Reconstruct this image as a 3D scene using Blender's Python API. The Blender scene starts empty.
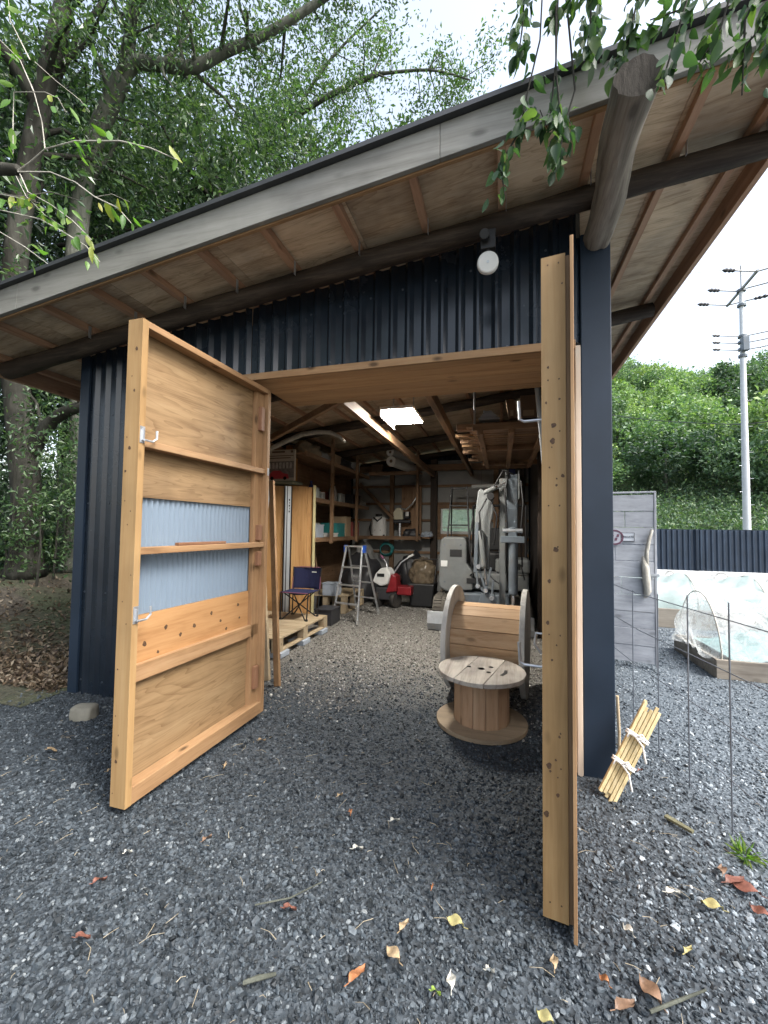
import bpy, bmesh, math, random
import numpy as np
from mathutils import Vector, Matrix
random.seed(7)
RNG = np.random.default_rng(11)
SC = bpy.context.scene
COL = SC.collection
rad = math.radians
# ------------------------------------------------------------------ camera
CAM_H = 1.5
YAW, PITCH, ROLL, FPX = rad(-16.038), rad(2.384), rad(0.739), 409.08
fw = Vector((math.sin(YAW)*math.cos(PITCH), math.cos(YAW)*math.cos(PITCH), math.sin(PITCH)))
rt0 = Vector((math.cos(YAW), -math.sin(YAW), 0)); up0 = rt0.cross(fw)
rt = rt0*math.cos(ROLL)+up0*math.sin(ROLL); upv = -rt0*math.sin(ROLL)+up0*math.cos(ROLL)
cam = bpy.data.objects.new('camera', bpy.data.cameras.new('camera'))
COL.objects.link(cam)
cam.matrix_world = Matrix(((rt.x, upv.x, -fw.x, 0), (rt.y, upv.y, -fw.y, 0), (rt.z, upv.z, -fw.z, CAM_H), (0, 0, 0, 1)))
cam.data.sensor_width = 36; cam.data.sensor_fit = 'AUTO'
cam.data.lens = FPX/1024*36
cam.data.clip_start = 0.05; cam.data.clip_end = 900
SC.camera = cam

def ray(px, py):
    return rt*((px-384)/FPX) - upv*((py-512)/FPX) + fw
def P(px, py, Y):            # point at depth Y along the shed's side direction
    d = ray(px, py); return Vector((0, 0, CAM_H)) + d*(Y/d.y)
def PZ(px, py, z=0.0):       # point at height z
    d = ray(px, py); return Vector((0, 0, CAM_H)) + d*((z-CAM_H)/d.z)

# ------------------------------------------------------------------ object helpers
ORG = {}
def tagp(o, label=None, cat=None, group=None, kind=None):
    if label: o['label'] = label
    if cat: o['category'] = cat
    if group: o['group'] = group
    if kind: o['kind'] = kind
    return o
def thing(name, label, cat, loc=(0, 0, 0), group=None):
    o = bpy.data.objects.new(name, None); COL.objects.link(o)
    o.empty_display_size = .1
    o.location = loc; ORG[o] = Vector(loc)
    return tagp(o, label, cat, group)
def root_org(o):
    while o.parent: o = o.parent
    return ORG.get(o, Vector((0, 0, 0)))
def copy_tree(o, parent=None):
    c = o.copy(); COL.objects.link(c)
    if parent: c.parent = parent
    for ch in [x for x in COL.objects if x.parent == o]: copy_tree(ch, c)
    return c

class MB:
    def __init__(s): s.v = []; s.f = []
    def add(s, vs, fs):
        b = len(s.v); s.v += [tuple(v) for v in vs]; s.f += [tuple(b+i for i in f) for f in fs]; return s
    def boxm(s, x0, x1, y0, y1, z0, z1):
        return s.add([(x0,y0,z0),(x1,y0,z0),(x1,y1,z0),(x0,y1,z0),(x0,y0,z1),(x1,y0,z1),(x1,y1,z1),(x0,y1,z1)],
                     [(0,3,2,1),(4,5,6,7),(0,1,5,4),(1,2,6,5),(2,3,7,6),(3,0,4,7)])
    def obox(s, c, ax, ay, az):   # centre and three half-axis vectors
        c = Vector(c); ax, ay, az = Vector(ax), Vector(ay), Vector(az)
        vs = [c+ax*i+ay*j+az*k for k in (-1, 1) for i, j in ((-1,-1),(1,-1),(1,1),(-1,1))]
        fs = [(0,3,2,1),(4,5,6,7),(0,1,5,4),(1,2,6,5),(2,3,7,6),(3,0,4,7)]
        if ax.cross(ay).dot(az) < 0: fs = [f[::-1] for f in fs]
        return s.add(vs, fs)
    def beam(s, p0, p1, w, h, up=(0, 0, 1)):
        p0, p1 = Vector(p0), Vector(p1); d = (p1-p0); L = d.length; d.normalize()
        sx = d.cross(Vector(up)); sx.normalize(); uz = sx.cross(d)
        return s.obox((p0+p1)/2, d*(L/2), sx*(w/2), uz*(h/2))
    def tube(s, pts, r, n=8, cap=True):
        pts = [Vector(p) for p in pts]; m = len(pts)
        rs = r if isinstance(r, (list, tuple)) else [r]*m
        rings = []; prev = None
        for i, p in enumerate(pts):
            d = (pts[min(i+1, m-1)]-pts[max(i-1, 0)])
            if d.length < 1e-9: d = Vector((0, 0, 1))
            d.normalize()
            if prev is None:
                a = Vector((0, 0, 1)) if abs(d.z) < .9 else Vector((1, 0, 0))
                x = d.cross(a)
            else:
                x = prev - d*prev.dot(d)
            x.normalize(); prev = x; y = d.cross(x)
            rings.append([p+(x*math.cos(2*math.pi*k/n)+y*math.sin(2*math.pi*k/n))*rs[i] for k in range(n)])
        vs = [v for R in rings for v in R]; fs = []
        for i in range(m-1):
            for k in range(n):
                k2 = (k+1) % n
                fs.append((i*n+k, i*n+k2, (i+1)*n+k2, (i+1)*n+k))
        if cap:
            fs.append(tuple(range(n))[::-1]); fs.append(tuple((m-1)*n+k for k in range(n)))
        return s.add(vs, fs)
    def lathe(s, prof, c=(0,0,0), axis=(0,0,1), n=24, cap=True):   # prof: list of (radius, height along axis)
        c = Vector(c); a = Vector(axis).normalized()
        t = Vector((0, 0, 1)) if abs(a.z) < .9 else Vector((1, 0, 0))
        x = t.cross(a).normalized(); y = a.cross(x)
        vs = []; fs = []; m = len(prof)
        for (r, h) in prof:
            for k in range(n):
                th = 2*math.pi*k/n
                vs.append(c+a*h+(x*math.cos(th)+y*math.sin(th))*max(r, 1e-5))
        for i in range(m-1):
            for k in range(n):
                k2 = (k+1) % n
                fs.append((i*n+k, i*n+k2, (i+1)*n+k2, (i+1)*n+k))
        if cap and prof[0][0] > 1e-4: fs.append(tuple(range(n))[::-1])
        if cap and prof[-1][0] > 1e-4: fs.append(tuple((m-1)*n+k for k in range(n)))
        return s.add(vs, fs)
    def prism(s, poly, o, ex, ey, ez):  # 2-D outline in plane (ex, ey) at o, thickness vector ez
        o, ex, ey, ez = Vector(o), Vector(ex), Vector(ey), Vector(ez); n = len(poly)
        vs = [o+ex*a+ey*b for a, b in poly]+[o+ex*a+ey*b+ez for a, b in poly]
        fs = [tuple(range(n))[::-1], tuple(range(n, 2*n))]
        for i in range(n):
            j = (i+1) % n; fs.append((i, j, n+j, n+i))
        ar = sum(poly[i][0]*poly[(i+1)%n][1]-poly[(i+1)%n][0]*poly[i][1] for i in range(n))
        if (ar < 0) != (ex.cross(ey).dot(ez) < 0): fs = [f[::-1] for f in fs]
        return s.add(vs, fs)
    def build(s, name, mat, parent=None, loc=None, smooth=False, bevel=0, seg=2, solid=0, sub=0):
        me = bpy.data.meshes.new(name)
        org = root_org(parent) if parent else Vector(loc or (0, 0, 0))
        me.from_pydata([(v[0]-org.x, v[1]-org.y, v[2]-org.z) for v in s.v], [], s.f)
        me.update()
        if smooth:
            me.polygons.foreach_set('use_smooth', [True]*len(me.polygons))
        for m in (mat if isinstance(mat, (list, tuple)) else [mat]): me.materials.append(m)
        o = bpy.data.objects.new(name, me); COL.objects.link(o)
        if parent: o.parent = parent
        else: o.location = org; ORG[o] = Vector(org)
        if solid:
            md = o.modifiers.new('solid', 'SOLIDIFY'); md.thickness = solid; md.offset = 0
        if sub:
            md = o.modifiers.new('sub', 'SUBSURF'); md.levels = sub; md.render_levels = sub
        if bevel:
            md = o.modifiers.new('bevel', 'BEVEL'); md.width = bevel; md.segments = seg; md.limit_method = 'ANGLE'; md.angle_limit = rad(40)
        if smooth and not sub:
            try:
                md = o.modifiers.new('wn', 'WEIGHTED_NORMAL'); md.keep_sharp = True
            except Exception: pass
        return o
def auto_smooth(o, ang=35):
    me = o.data
    me.polygons.foreach_set('use_smooth', [True]*len(me.polygons))
    bm = bmesh.new(); bm.from_mesh(me)
    for e in bm.edges:
        if len(e.link_faces) == 2 and e.calc_face_angle(0) > rad(ang): e.smooth = False
    bm.to_mesh(me); bm.free(); return o
def np_mesh(name, verts, faces, mat, parent=None, smooth=False, loc=None):
    """faces: (n,k) array of equal-sized polygons"""
    me = bpy.data.meshes.new(name)
    org = root_org(parent) if parent else Vector(loc or (0, 0, 0))
    verts = np.asarray(verts, np.float32)-np.array(org, np.float32); faces = np.asarray(faces, np.int32)
    n, k = faces.shape
    me.vertices.add(len(verts)); me.vertices.foreach_set('co', verts.ravel())
    me.loops.add(n*k); me.loops.foreach_set('vertex_index', faces.ravel())
    me.polygons.add(n); me.polygons.foreach_set('loop_start', np.arange(n, dtype=np.int32)*k)
    me.polygons.foreach_set('use_smooth', np.full(n, bool(smooth)))
    me.update(calc_edges=True); me.validate()
    me.materials.append(mat)
    o = bpy.data.objects.new(name, me); COL.objects.link(o)
    if parent: o.parent = parent
    else: o.location = org; ORG[o] = Vector(org)
    return o

# ------------------------------------------------------------------ materials
def new_mat(name):
    m = bpy.data.materials.new(name); m.use_nodes = True
    nt = m.node_tree; b = nt.nodes['Principled BSDF']; return m, nt, b
def N(nt, t, **kw):
    n = nt.nodes.new(t)
    for k, v in kw.items():
        if hasattr(n, k) and k not in ('Scale',): setattr(n, k, v)
    return n
def ramp(nt, fac, stops, interp='LINEAR'):
    r = nt.nodes.new('ShaderNodeValToRGB'); r.color_ramp.interpolation = interp
    e = r.color_ramp.elements
    while len(e) < len(stops): e.new(.5)
    for x, (p, c) in zip(e, stops): x.position = p; x.color = (*c, 1) if len(c) == 3 else c
    nt.links.new(fac, r.inputs['Fac']); return r.outputs['Color']
def noise(nt, vec, scale, detail=4, rough=.55, dist=0):
    n = nt.nodes.new('ShaderNodeTexNoise'); n.inputs['Scale'].default_value = scale
    n.inputs['Detail'].default_value = detail; n.inputs['Roughness'].default_value = rough; n.inputs['Distortion'].default_value = dist
    nt.links.new(vec, n.inputs['Vector']); return n.outputs['Fac']
def mapping(nt, vec, scale=(1,1,1), rot=(0,0,0)):
    m = nt.nodes.new('ShaderNodeMapping'); m.inputs['Scale'].default_value = scale; m.inputs['Rotation'].default_value = rot
    nt.links.new(vec, m.inputs['Vector']); return m.outputs['Vector']
def mixc(nt, fac, a, b, mode='MIX'):
    m = nt.nodes.new('ShaderNodeMix'); m.data_type = 'RGBA'; m.blend_type = mode
    for i, x in ((0, fac), (6, a), (7, b)):
        if isinstance(x, (int, float)): m.inputs[i].default_value = x
        elif isinstance(x, tuple): m.inputs[i].default_value = (*x, 1)
        else: nt.links.new(x, m.inputs[i])
    return m.outputs[2]
def math_(nt, op, a, b=None, clamp=False):
    m = nt.nodes.new('ShaderNodeMath'); m.operation = op; m.use_clamp = clamp
    for i, x in ((0, a), (1, b)):
        if x is None: continue
        if isinstance(x, (int, float)): m.inputs[i].default_value = x
        else: nt.links.new(x, m.inputs[i])
    return m.outputs[0]
def bump(nt, b, h, strength=.3, dist=.01):
    n = nt.nodes.new('ShaderNodeBump'); n.inputs['Strength'].default_value = strength; n.inputs['Distance'].default_value = dist
    nt.links.new(h, n.inputs['Height']); nt.links.new(n.outputs[0], b.inputs['Normal'])
def objco(nt): return nt.nodes.new('ShaderNodeTexCoord').outputs['Object']
def island(nt): return nt.nodes.new('ShaderNodeNewGeometry').outputs['Random Per Island']
def objrand(nt): return nt.nodes.new('ShaderNodeObjectInfo').outputs['Random']

def wood(name, dark, mid, light, axis='z', grain=9.0, rough=.65, knots=.5, vary=.25, stain=0., bumps=.25, cathedral=0., knot_scale=2.2):
    m, nt, b = new_mat(name)
    co = objco(nt)
    isl = island(nt)
    off = nt.nodes.new('ShaderNodeVectorMath'); off.operation = 'ADD'
    cmb = nt.nodes.new('ShaderNodeCombineXYZ')
    for i, k in enumerate((17.3, 31.7, 23.1)): nt.links.new(math_(nt, 'MULTIPLY', isl, k), cmb.inputs[i])
    nt.links.new(co, off.inputs[0]); nt.links.new(cmb.outputs[0], off.inputs[1]); v = off.outputs[0]
    st = {'x': (.06, 1, 1), 'y': (1, .06, 1), 'z': (1, 1, .06)}[axis]
    g = mapping(nt, v, tuple(grain*s for s in st))
    n1 = noise(nt, g, 2.2, 6, .6, .6)
    g2 = mapping(nt, v, tuple(grain*7*s for s in st)); n2 = noise(nt, g2, 2.0, 3, .6)
    fac = math_(nt, 'ADD', math_(nt, 'MULTIPLY', n1, .72), math_(nt, 'MULTIPLY', n2, .28))
    if cathedral:
        # flat-sawn figure: contour lines of a stretched noise field
        g3 = mapping(nt, v, tuple((2.2 if s == 1 else .22) for s in st)); n3 = noise(nt, g3, 1.9, 3, .5, .5)
        w = math_(nt, 'FRACT', math_(nt, 'MULTIPLY', n3, 26.0))
        w = math_(nt, 'POWER', w, 3.0)
        fac = math_(nt, 'SUBTRACT', fac, math_(nt, 'MULTIPLY', w, cathedral))
    c = ramp(nt, fac, [(.28, dark), (.48, mid), (.72, light)])
    if stain:
        s = noise(nt, mapping(nt, v, (1, 1, 1)), 1.6, 4, .6)
        s = ramp(nt, s, [(.42, (1, 1, 1)), (.68, (1-stain, 1-stain, 1-stain*.95))])
        c = mixc(nt, 1.0, c, s, 'MULTIPLY')
    if knots:
        vo = nt.nodes.new('ShaderNodeTexVoronoi'); vo.inputs['Scale'].default_value = knot_scale
        kst = {'x': (.45, 1, 1), 'y': (1, .45, 1), 'z': (1, 1, .45)}[axis]
        nt.links.new(mapping(nt, v, tuple(3*k for k in kst)), vo.inputs['Vector'])
        k = ramp(nt, vo.outputs['Distance'], [(.07, (1, 1, 1)), (.17, (0, 0, 0))])
        c = mixc(nt, math_(nt, 'MULTIPLY', k, knots), c, tuple(x*.28 for x in dark))
    vv = math_(nt, 'ADD', math_(nt, 'MULTIPLY', isl, vary), 1-vary*.5)
    hs = nt.nodes.new('ShaderNodeHueSaturation'); nt.links.new(c, hs.inputs['Color']); nt.links.new(vv, hs.inputs['Value'])
    nt.links.new(hs.outputs[0], b.inputs['Base Color'])
    b.inputs['Roughness'].default_value = rough
    b.inputs['Specular IOR Level'].default_value = .3
    bump(nt, b, fac, bumps, .004)
    return m
def paint(name, col, rough=.45, var=.12, metal=0., scale=6, bumps=0.05, dirt=None, spec=.5):
    m, nt, b = new_mat(name); co = objco(nt)
    n = noise(nt, co, scale, 5, .6)
    c = ramp(nt, n, [(.3, tuple(x*(1-var) for x in col)), (.7, tuple(min(1, x*(1+var)) for x in col))])
    if dirt:
        d = noise(nt, co, scale*.6, 6, .7); d = ramp(nt, d, [(.5, (0,0,0)), (.7, (1,1,1))])
        c = mixc(nt, math_(nt, 'MULTIPLY', d, .6), c, dirt)
    nt.links.new(c, b.inputs['Base Color'])
    r = math_(nt, 'ADD', math_(nt, 'MULTIPLY', n, .25), rough-.12); nt.links.new(r, b.inputs['Roughness'])
    b.inputs['Metallic'].default_value = metal; b.inputs['Specular IOR Level'].default_value = spec
    if bumps: bump(nt, b, noise(nt, co, scale*6, 3), bumps, .003)
    return m
def leafmat(name, cols, trans=.35, rough=.4, pertree=0):
    m, nt, b = new_mat(name)
    c = ramp(nt, island(nt), [(i/(len(cols)-1)*.98, k) for i, k in enumerate(cols)])
    if pertree: c = mixc(nt, 1.0, c, ramp(nt, objrand(nt), [(0, (.36,.43,.46)), (.3, (.75,.80,.80)), (.65, (1.25,1.25,1.15)), (1, (1.75,1.55,1.05))]), 'MULTIPLY')
    nt.links.new(c, b.inputs['Base Color']); b.inputs['Roughness'].default_value = rough
    t = nt.nodes.new('ShaderNodeBsdfTranslucent'); nt.links.new(mixc(nt, 1.0, c, (1.3, 1.5, .6), 'MULTIPLY'), t.inputs['Color'])
    mx = nt.nodes.new('ShaderNodeMixShader'); mx.inputs[0].default_value = trans
    nt.links.new(b.outputs[0], mx.inputs[1]); nt.links.new(t.outputs[0], mx.inputs[2])
    nt.links.new(mx.outputs[0], nt.nodes['Material Output'].inputs['Surface'])
    return m
M = {}
# fresh sawn softwood
TD, TM, TL = (.20, .107, .048), (.33, .195, .097), (.42, .27, .145)
for ax in 'xyz':
    M['pine_'+ax] = wood('pine_'+ax, TD, TM, TL, ax, knots=.85, knot_scale=2.6, stain=.22)
    M['red_'+ax] = wood('redwood_'+ax, (.26, .14, .085), (.42, .25, .16), (.54, .36, .24), ax, knots=.6)
    M['dim_'+ax] = wood('old_timber_'+ax, (.17, .095, .05), (.29, .175, .10), (.40, .26, .16), ax, knots=.6, stain=.4)
    M['grey_'+ax] = wood('weathered_'+ax, (.28, .29, .315), (.40, .42, .455), (.52, .54, .58), ax, knots=.5, stain=.3)
M['ply_door'] = wood('door_plywood', (.165, .10, .048), (.265, .172, .088), (.325, .225, .122), 'y', grain=7, knots=0, cathedral=.15, vary=.1, bumps=.1, stain=.28)
M['ply_knotty'] = wood('knotty_plywood', (.24, .115, .045), (.37, .20, .085), (.45, .26, .12), 'y', grain=6, knots=.95, knot_scale=1.7, vary=.1, bumps=.1)
M['ply_sheet'] = wood('sheet_plywood', (.40, .20, .07), (.54, .30, .12), (.62, .38, .17), 'z', grain=4, knots=.2, cathedral=.1, vary=.15, bumps=.1)
M['deck'] = wood('roof_plywood', (.34, .235, .145), (.60, .46, .31), (.74, .61, .45), 'x', grain=6, knots=0, vary=.2, stain=.45, cathedral=.12, bumps=.15)
M['stud_face'] = wood('door_stud', (.24, .14, .056), (.33, .205, .09), (.40, .265, .13), 'z', grain=6, knots=.5, knot_scale=3.0, vary=.06, bumps=.12, stain=.25)
M['soffit'] = wood('soffit_planks', (.32, .18, .085), (.48, .295, .15), (.58, .385, .21), 'x', grain=9, knots=.8, vary=.35, bumps=.2)
M['fascia'] = wood('fascia_grey', (.135, .13, .115), (.215, .212, .193), (.28, .28, .26), 'x', grain=8, knots=.6, vary=.12, stain=.3, bumps=.15)
M['log'] = wood('weathered_log', (.08, .068, .055), (.19, .168, .142), (.33, .30, .26), 'y', grain=9, knots=.6, stain=.4, bumps=.6)
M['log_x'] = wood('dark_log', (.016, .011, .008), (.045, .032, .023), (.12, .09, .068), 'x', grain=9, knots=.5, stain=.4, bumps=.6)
M['reel_top'] = wood('reel_flange', (.20, .17, .14), (.42, .38, .33), (.60, .56, .50), 'y', grain=6, knots=.4, stain=.5, vary=.12)
M['reel_grey'] = wood('reel_flange_grey', (.36, .345, .32), (.54, .525, .49), (.66, .65, .62), 'z', grain=6, knots=.4, stain=.35, vary=.12)
M['reel_base'] = wood('reel_base', (.20, .15, .10), (.33, .25, .165), (.42, .33, .23), 'x', grain=5, knots=.2, stain=.3)
M['navy'] = paint('navy_steel', (.0125, .0185, .0275), .24, .25, 0, 2.5, .02, spec=.45)
M['navy_dull'] = paint('navy_trim', (.012, .022, .039), .42, .25, 0, 1.5, .02, spec=.35)
M['roofing'] = paint('dark_roofing', (.035, .038, .042), .5, .2)
M['galv'] = paint('galvanised', (.55, .57, .60), .38, .15, .8, 20, .02)
M['alu'] = paint('aluminium', (.62, .64, .66), .35, .08, .75, 8, .02)
M['white'] = paint('white_plastic', (.72, .72, .70), .4, .06)
M['black'] = paint('black_plastic', (.015, .015, .016), .5, .2)
M['rubber'] = paint('rubber', (.03, .028, .026), .75, .3, dirt=(.14, .12, .10))
M['ex_grey'] = paint('faded_grey_paint', (.165, .175, .175), .6, .16, 0, 5, .05, dirt=(.18, .17, .15))
M['ex_blue'] = paint('blue_grey_steel', (.13, .155, .18), .5, .16, .1, 5, .05, dirt=(.16, .15, .14))
M['chrome'] = paint('cylinder_rod', (.7, .72, .74), .22, .05, .9, 5, 0)
M['red'] = paint('red_paint', (.22, .012, .018), .35, .2)
M['navy_cloth'] = paint('navy_canvas', (.018, .022, .075), .85, .2, 0, 60, .3)
M['cloth_trim'] = paint('mauve_piping', (.25, .09, .16), .8, .1)
M['panel'] = paint('back_wall_sheet', (.33, .33, .32), .7, .12, 0, 3, .05)
M['concrete'] = paint('concrete', (.42, .42, .40), .85, .12, 0, 4, .3)
M['pvc'] = paint('grey_pipe', (.34, .38, .42), .4, .08)
M['rope'] = paint('white_rope', (.70, .70, .68), .85, .1, 0, 50, .3)
M['stone'] = paint('field_stone', (.20, .19, .155), .85, .25, 0, 9, .6)
M['roll'] = paint('paper_roll', (.62, .60, .57), .7, .08)
M['cream'] = paint('cream_plastic', (.60, .56, .42), .45, .08)
M['wirem'] = paint('mesh_wire', (.16, .18, .21), .5, .2, .5)
M['blue'] = paint('blue_plastic', (.02, .09, .45), .4, .1)
M['teal'] = paint('teal_plastic', (.03, .22, .22), .45, .15)
M['tan_bag'] = paint('brown_sack', (.22, .17, .11), .8, .25, 0, 14, .5)
M['polebody'] = paint('pole_concrete', (.60, .63, .65), .8, .1, 0, 2, .1)
M['bricks'] = paint('pale_block', (.40, .45, .52), .8, .12, 0, 9, .3)
M['bamboo'] = wood('split_bamboo', (.30, .22, .10), (.46, .37, .20), (.58, .50, .32), 'z', grain=14, knots=.2, vary=.4)
def emit(name, col, st):
    m, nt, b = new_mat(name); b.inputs['Emission Color'].default_value = (*col, 1); b.inputs['Emission Strength'].default_value = st
    b.inputs['Base Color'].default_value = (.8, .8, .8, 1); return m
M['lamp'] = emit('led_panel', (1.0, .95, .86), 62.0)
def bark(name, a, b_, c, sc=3):
    m, nt, b = new_mat(name); co = objco(nt)
    n = noise(nt, mapping(nt, co, (sc*2, sc*2, sc*.6)), 1.6, 7, .65, .4); n2 = noise(nt, co, 1.3, 3)
    f = math_(nt, 'ADD', math_(nt, 'MULTIPLY', n, .6), math_(nt, 'MULTIPLY', n2, .4))
    nt.links.new(ramp(nt, f, [(.32, a), (.5, b_), (.68, c)]), b.inputs['Base Color']); b.inputs['Roughness'].default_value = .9
    b.inputs['Specular IOR Level'].default_value = .15
    bump(nt, b, n, .8, .02); return m
M['bark'] = bark('bark', (.016, .015, .012), (.038, .037, .031), (.085, .084, .072))
M['bark_pale'] = bark('bark_pale', (.035, .038, .031), (.085, .09, .073), (.16, .165, .14))
M['twig'] = bark('pale_twig', (.28, .26, .22), (.42, .40, .35), (.55, .53, .48), 8)
M['leaf_a'] = leafmat('leaf_evergreen', [(.026, .056, .030), (.050, .098, .046), (.085, .145, .066), (.13, .195, .095)], .42, .30)
M['leaf_b'] = leafmat('leaf_midgreen', [(.030, .062, .026), (.052, .10, .038), (.08, .145, .052), (.12, .19, .075)], .45, .34)
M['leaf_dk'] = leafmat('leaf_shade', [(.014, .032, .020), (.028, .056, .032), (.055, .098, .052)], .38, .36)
M['leaf_tw'] = leafmat('leaf_twig', [(.06, .15, .03), (.10, .22, .04), (.15, .27, .05), (.34, .33, .05)], .5, .42)
M['leaf_ov'] = leafmat('leaf_overhang', [(.025, .06, .03), (.045, .095, .045), (.07, .135, .06), (.12, .19, .065)], .5, .5)
M['leaf_h1'] = leafmat('leaf_hill', [(.055, .11, .062), (.095, .17, .09), (.14, .22, .112), (.18, .26, .13)], .3, .5, 1)
M['leaf_h2'] = leafmat('leaf_hill_pale', [(.085, .15, .075), (.13, .21, .105), (.18, .27, .14), (.22, .31, .165)], .3, .5, 1)
M['leaf_h3'] = leafmat('leaf_hill_lime', [(.06, .12, .02), (.10, .18, .03), (.14, .22, .04), (.20, .26, .06)], .35, .5)
M['grass'] = leafmat('grass_blade', [(.06, .14, .02), (.12, .22, .04), (.22, .28, .07)], .4, .45)
M['litter'] = leafmat('dry_leaves', [(.03, .021, .014), (.06, .04, .026), (.10, .068, .042), (.16, .12, .08), (.24, .20, .15)], .1, .7)
def film(name, col, tr):
    m, nt, b = new_mat(name); co = objco(nt)
    n = noise(nt, mapping(nt, co, (3, 3, 3)), 2.5, 5, .6, .8)
    c = ramp(nt, n, [(.35, tuple(x*.9 for x in col)), (.65, col)])
    nt.links.new(c, b.inputs['Base Color']); b.inputs['Roughness'].default_value = .25
    t = nt.nodes.new('ShaderNodeBsdfTranslucent'); t.inputs['Color'].default_value = (*col, 1)
    mx = nt.nodes.new('ShaderNodeMixShader'); mx.inputs[0].default_value = .5
    nt.links.new(b.outputs[0], mx.inputs[1]); nt.links.new(t.outputs[0], mx.inputs[2])
    tp = nt.nodes.new('ShaderNodeBsdfTransparent'); mx2 = nt.nodes.new('ShaderNodeMixShader')
    nt.links.new(ramp(nt, n, [(.3, (tr*1.3,)*3), (.7, (tr*.6,)*3)]), mx2.inputs[0])
    nt.links.new(mx.outputs[0], mx2.inputs[1]); nt.links.new(tp.outputs[0], mx2.inputs[2])
    nt.links.new(mx2.outputs[0], nt.nodes['Material Output'].inputs['Surface'])
    bump(nt, b, n, .5, .03); return m
M['film'] = film('clear_film', (.88, .91, .91), .72)
M['film_teal'] = film('teal_film', (.64, .76, .74), .15)
def sheetplastic(name, col):
    m, nt, b = new_mat(name); b.inputs['Base Color'].default_value = (*col, 1); b.inputs['Roughness'].default_value = .3
    t = nt.nodes.new('ShaderNodeBsdfTranslucent'); t.inputs['Color'].default_value = (*col, 1); mx = nt.nodes.new('ShaderNodeMixShader'); mx.inputs[0].default_value = .3
    nt.links.new(b.outputs[0], mx.inputs[1]); nt.links.new(t.outputs[0], mx.inputs[2]); nt.links.new(mx.outputs[0], nt.nodes['Material Output'].inputs['Surface']); return m
M['poly'] = sheetplastic('corrugated_plastic', (.25, .32, .40))
M['frost'] = film('window_pane', (.75, .95, .80), .55)
def solid_emissive_none(): pass
# ------------------------------------------------------------------ sky, sun, exposure
SUN_EL, SUN_AZ = rad(50), rad(108)      # compass angle from +Y towards +X: light from the right and behind the camera
w = bpy.data.worlds.new('World'); SC.world = w; w.use_nodes = True
nt = w.node_tree; bg = nt.nodes['Background']
sky = nt.nodes.new('ShaderNodeTexSky'); sky.sky_type = 'NISHITA'; sky.sun_disc = False
sky.sun_elevation = SUN_EL; sky.sun_rotation = SUN_AZ
sky.air_density = 1.2; sky.dust_density = 4.0; sky.ozone_density = 1.0
hs = nt.nodes.new('ShaderNodeHueSaturation'); hs.inputs['Saturation'].default_value = .6
nt.links.new(sky.outputs[0], hs.inputs['Color']); nt.links.new(hs.outputs[0], bg.inputs['Color'])
bg.inputs['Strength'].default_value = .15
ld = bpy.data.lights.new('sun', 'SUN'); ld.energy = 1.5; ld.angle = rad(25); ld.color = (1, .985, .96)
sun = bpy.data.objects.new('sun', ld); COL.objects.link(sun)
sd = Vector((math.sin(SUN_AZ)*math.cos(SUN_EL), math.cos(SUN_AZ)*math.cos(SUN_EL), math.sin(SUN_EL)))
sun.rotation_euler = sd.to_track_quat('Z', 'Y').to_euler(); sun.location = sd*60
SC.view_settings.view_transform = 'Standard'; SC.view_settings.look = 'None'
SC.view_settings.gamma = 1; SC.view_settings.use_curve_mapping = False
SC.view_settings.exposure = 1.75

# ------------------------------------------------------------------ ground
def ground_mat(name, cols, s1, s2, bumps=.6, dist=.02, patches=None):
    m, nt, b = new_mat(name); co = objco(nt)
    v = nt.nodes.new('ShaderNodeTexVoronoi'); v.inputs['Scale'].default_value = s1; nt.links.new(co, v.inputs['Vector'])
    n = noise(nt, co, s2, 6, .65)
    sep = nt.nodes.new('ShaderNodeSeparateColor'); nt.links.new(v.outputs['Color'], sep.inputs[0])
    f = math_(nt, 'ADD', math_(nt, 'MULTIPLY', sep.outputs[0], .6), math_(nt, 'MULTIPLY', n, .4))
    c = ramp(nt, f, [(i/(len(cols)-1)*.7+.15, k) for i, k in enumerate(cols)])
    if patches:
        p = noise(nt, co, 1.1, 5, .6); p = ramp(nt, p, [(.45, (0,0,0)), (.6, (1,1,1))])
        c = mixc(nt, math_(nt, 'MULTIPLY', p, .6), c, patches)
    nt.links.new(c, b.inputs['Base Color']); b.inputs['Roughness'].default_value = .75
    bump(nt, b, math_(nt, 'ADD', v.outputs['Distance'], n), bumps, dist); return m
def sheet(name, x0, x1, y0, y1, z, mat, n=1):
    b = MB(); b.add([(x0,y0,z),(x1,y0,z),(x1,y1,z),(x0,y1,z)], [(0,1,2,3)])
    return tagp(b.build(name, mat), kind='structure')
M['soil'] = ground_mat('soil', [(.032,.026,.019),(.056,.046,.034),(.09,.075,.056)], 30, 3, patches=(.05,.07,.03))
M['gravel_base'] = ground_mat('gravel_base', [(.014,.019,.024),(.030,.039,.048),(.062,.076,.09)], 48, 9, .9, .012)
M['gravel_in'] = ground_mat('gravel_inside', [(.11,.104,.092),(.19,.18,.162),(.30,.285,.26)], 75, 6, .9, .01)
sheet('ground', -280, 280, -280, 280, -.01, M['soil'])
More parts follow.
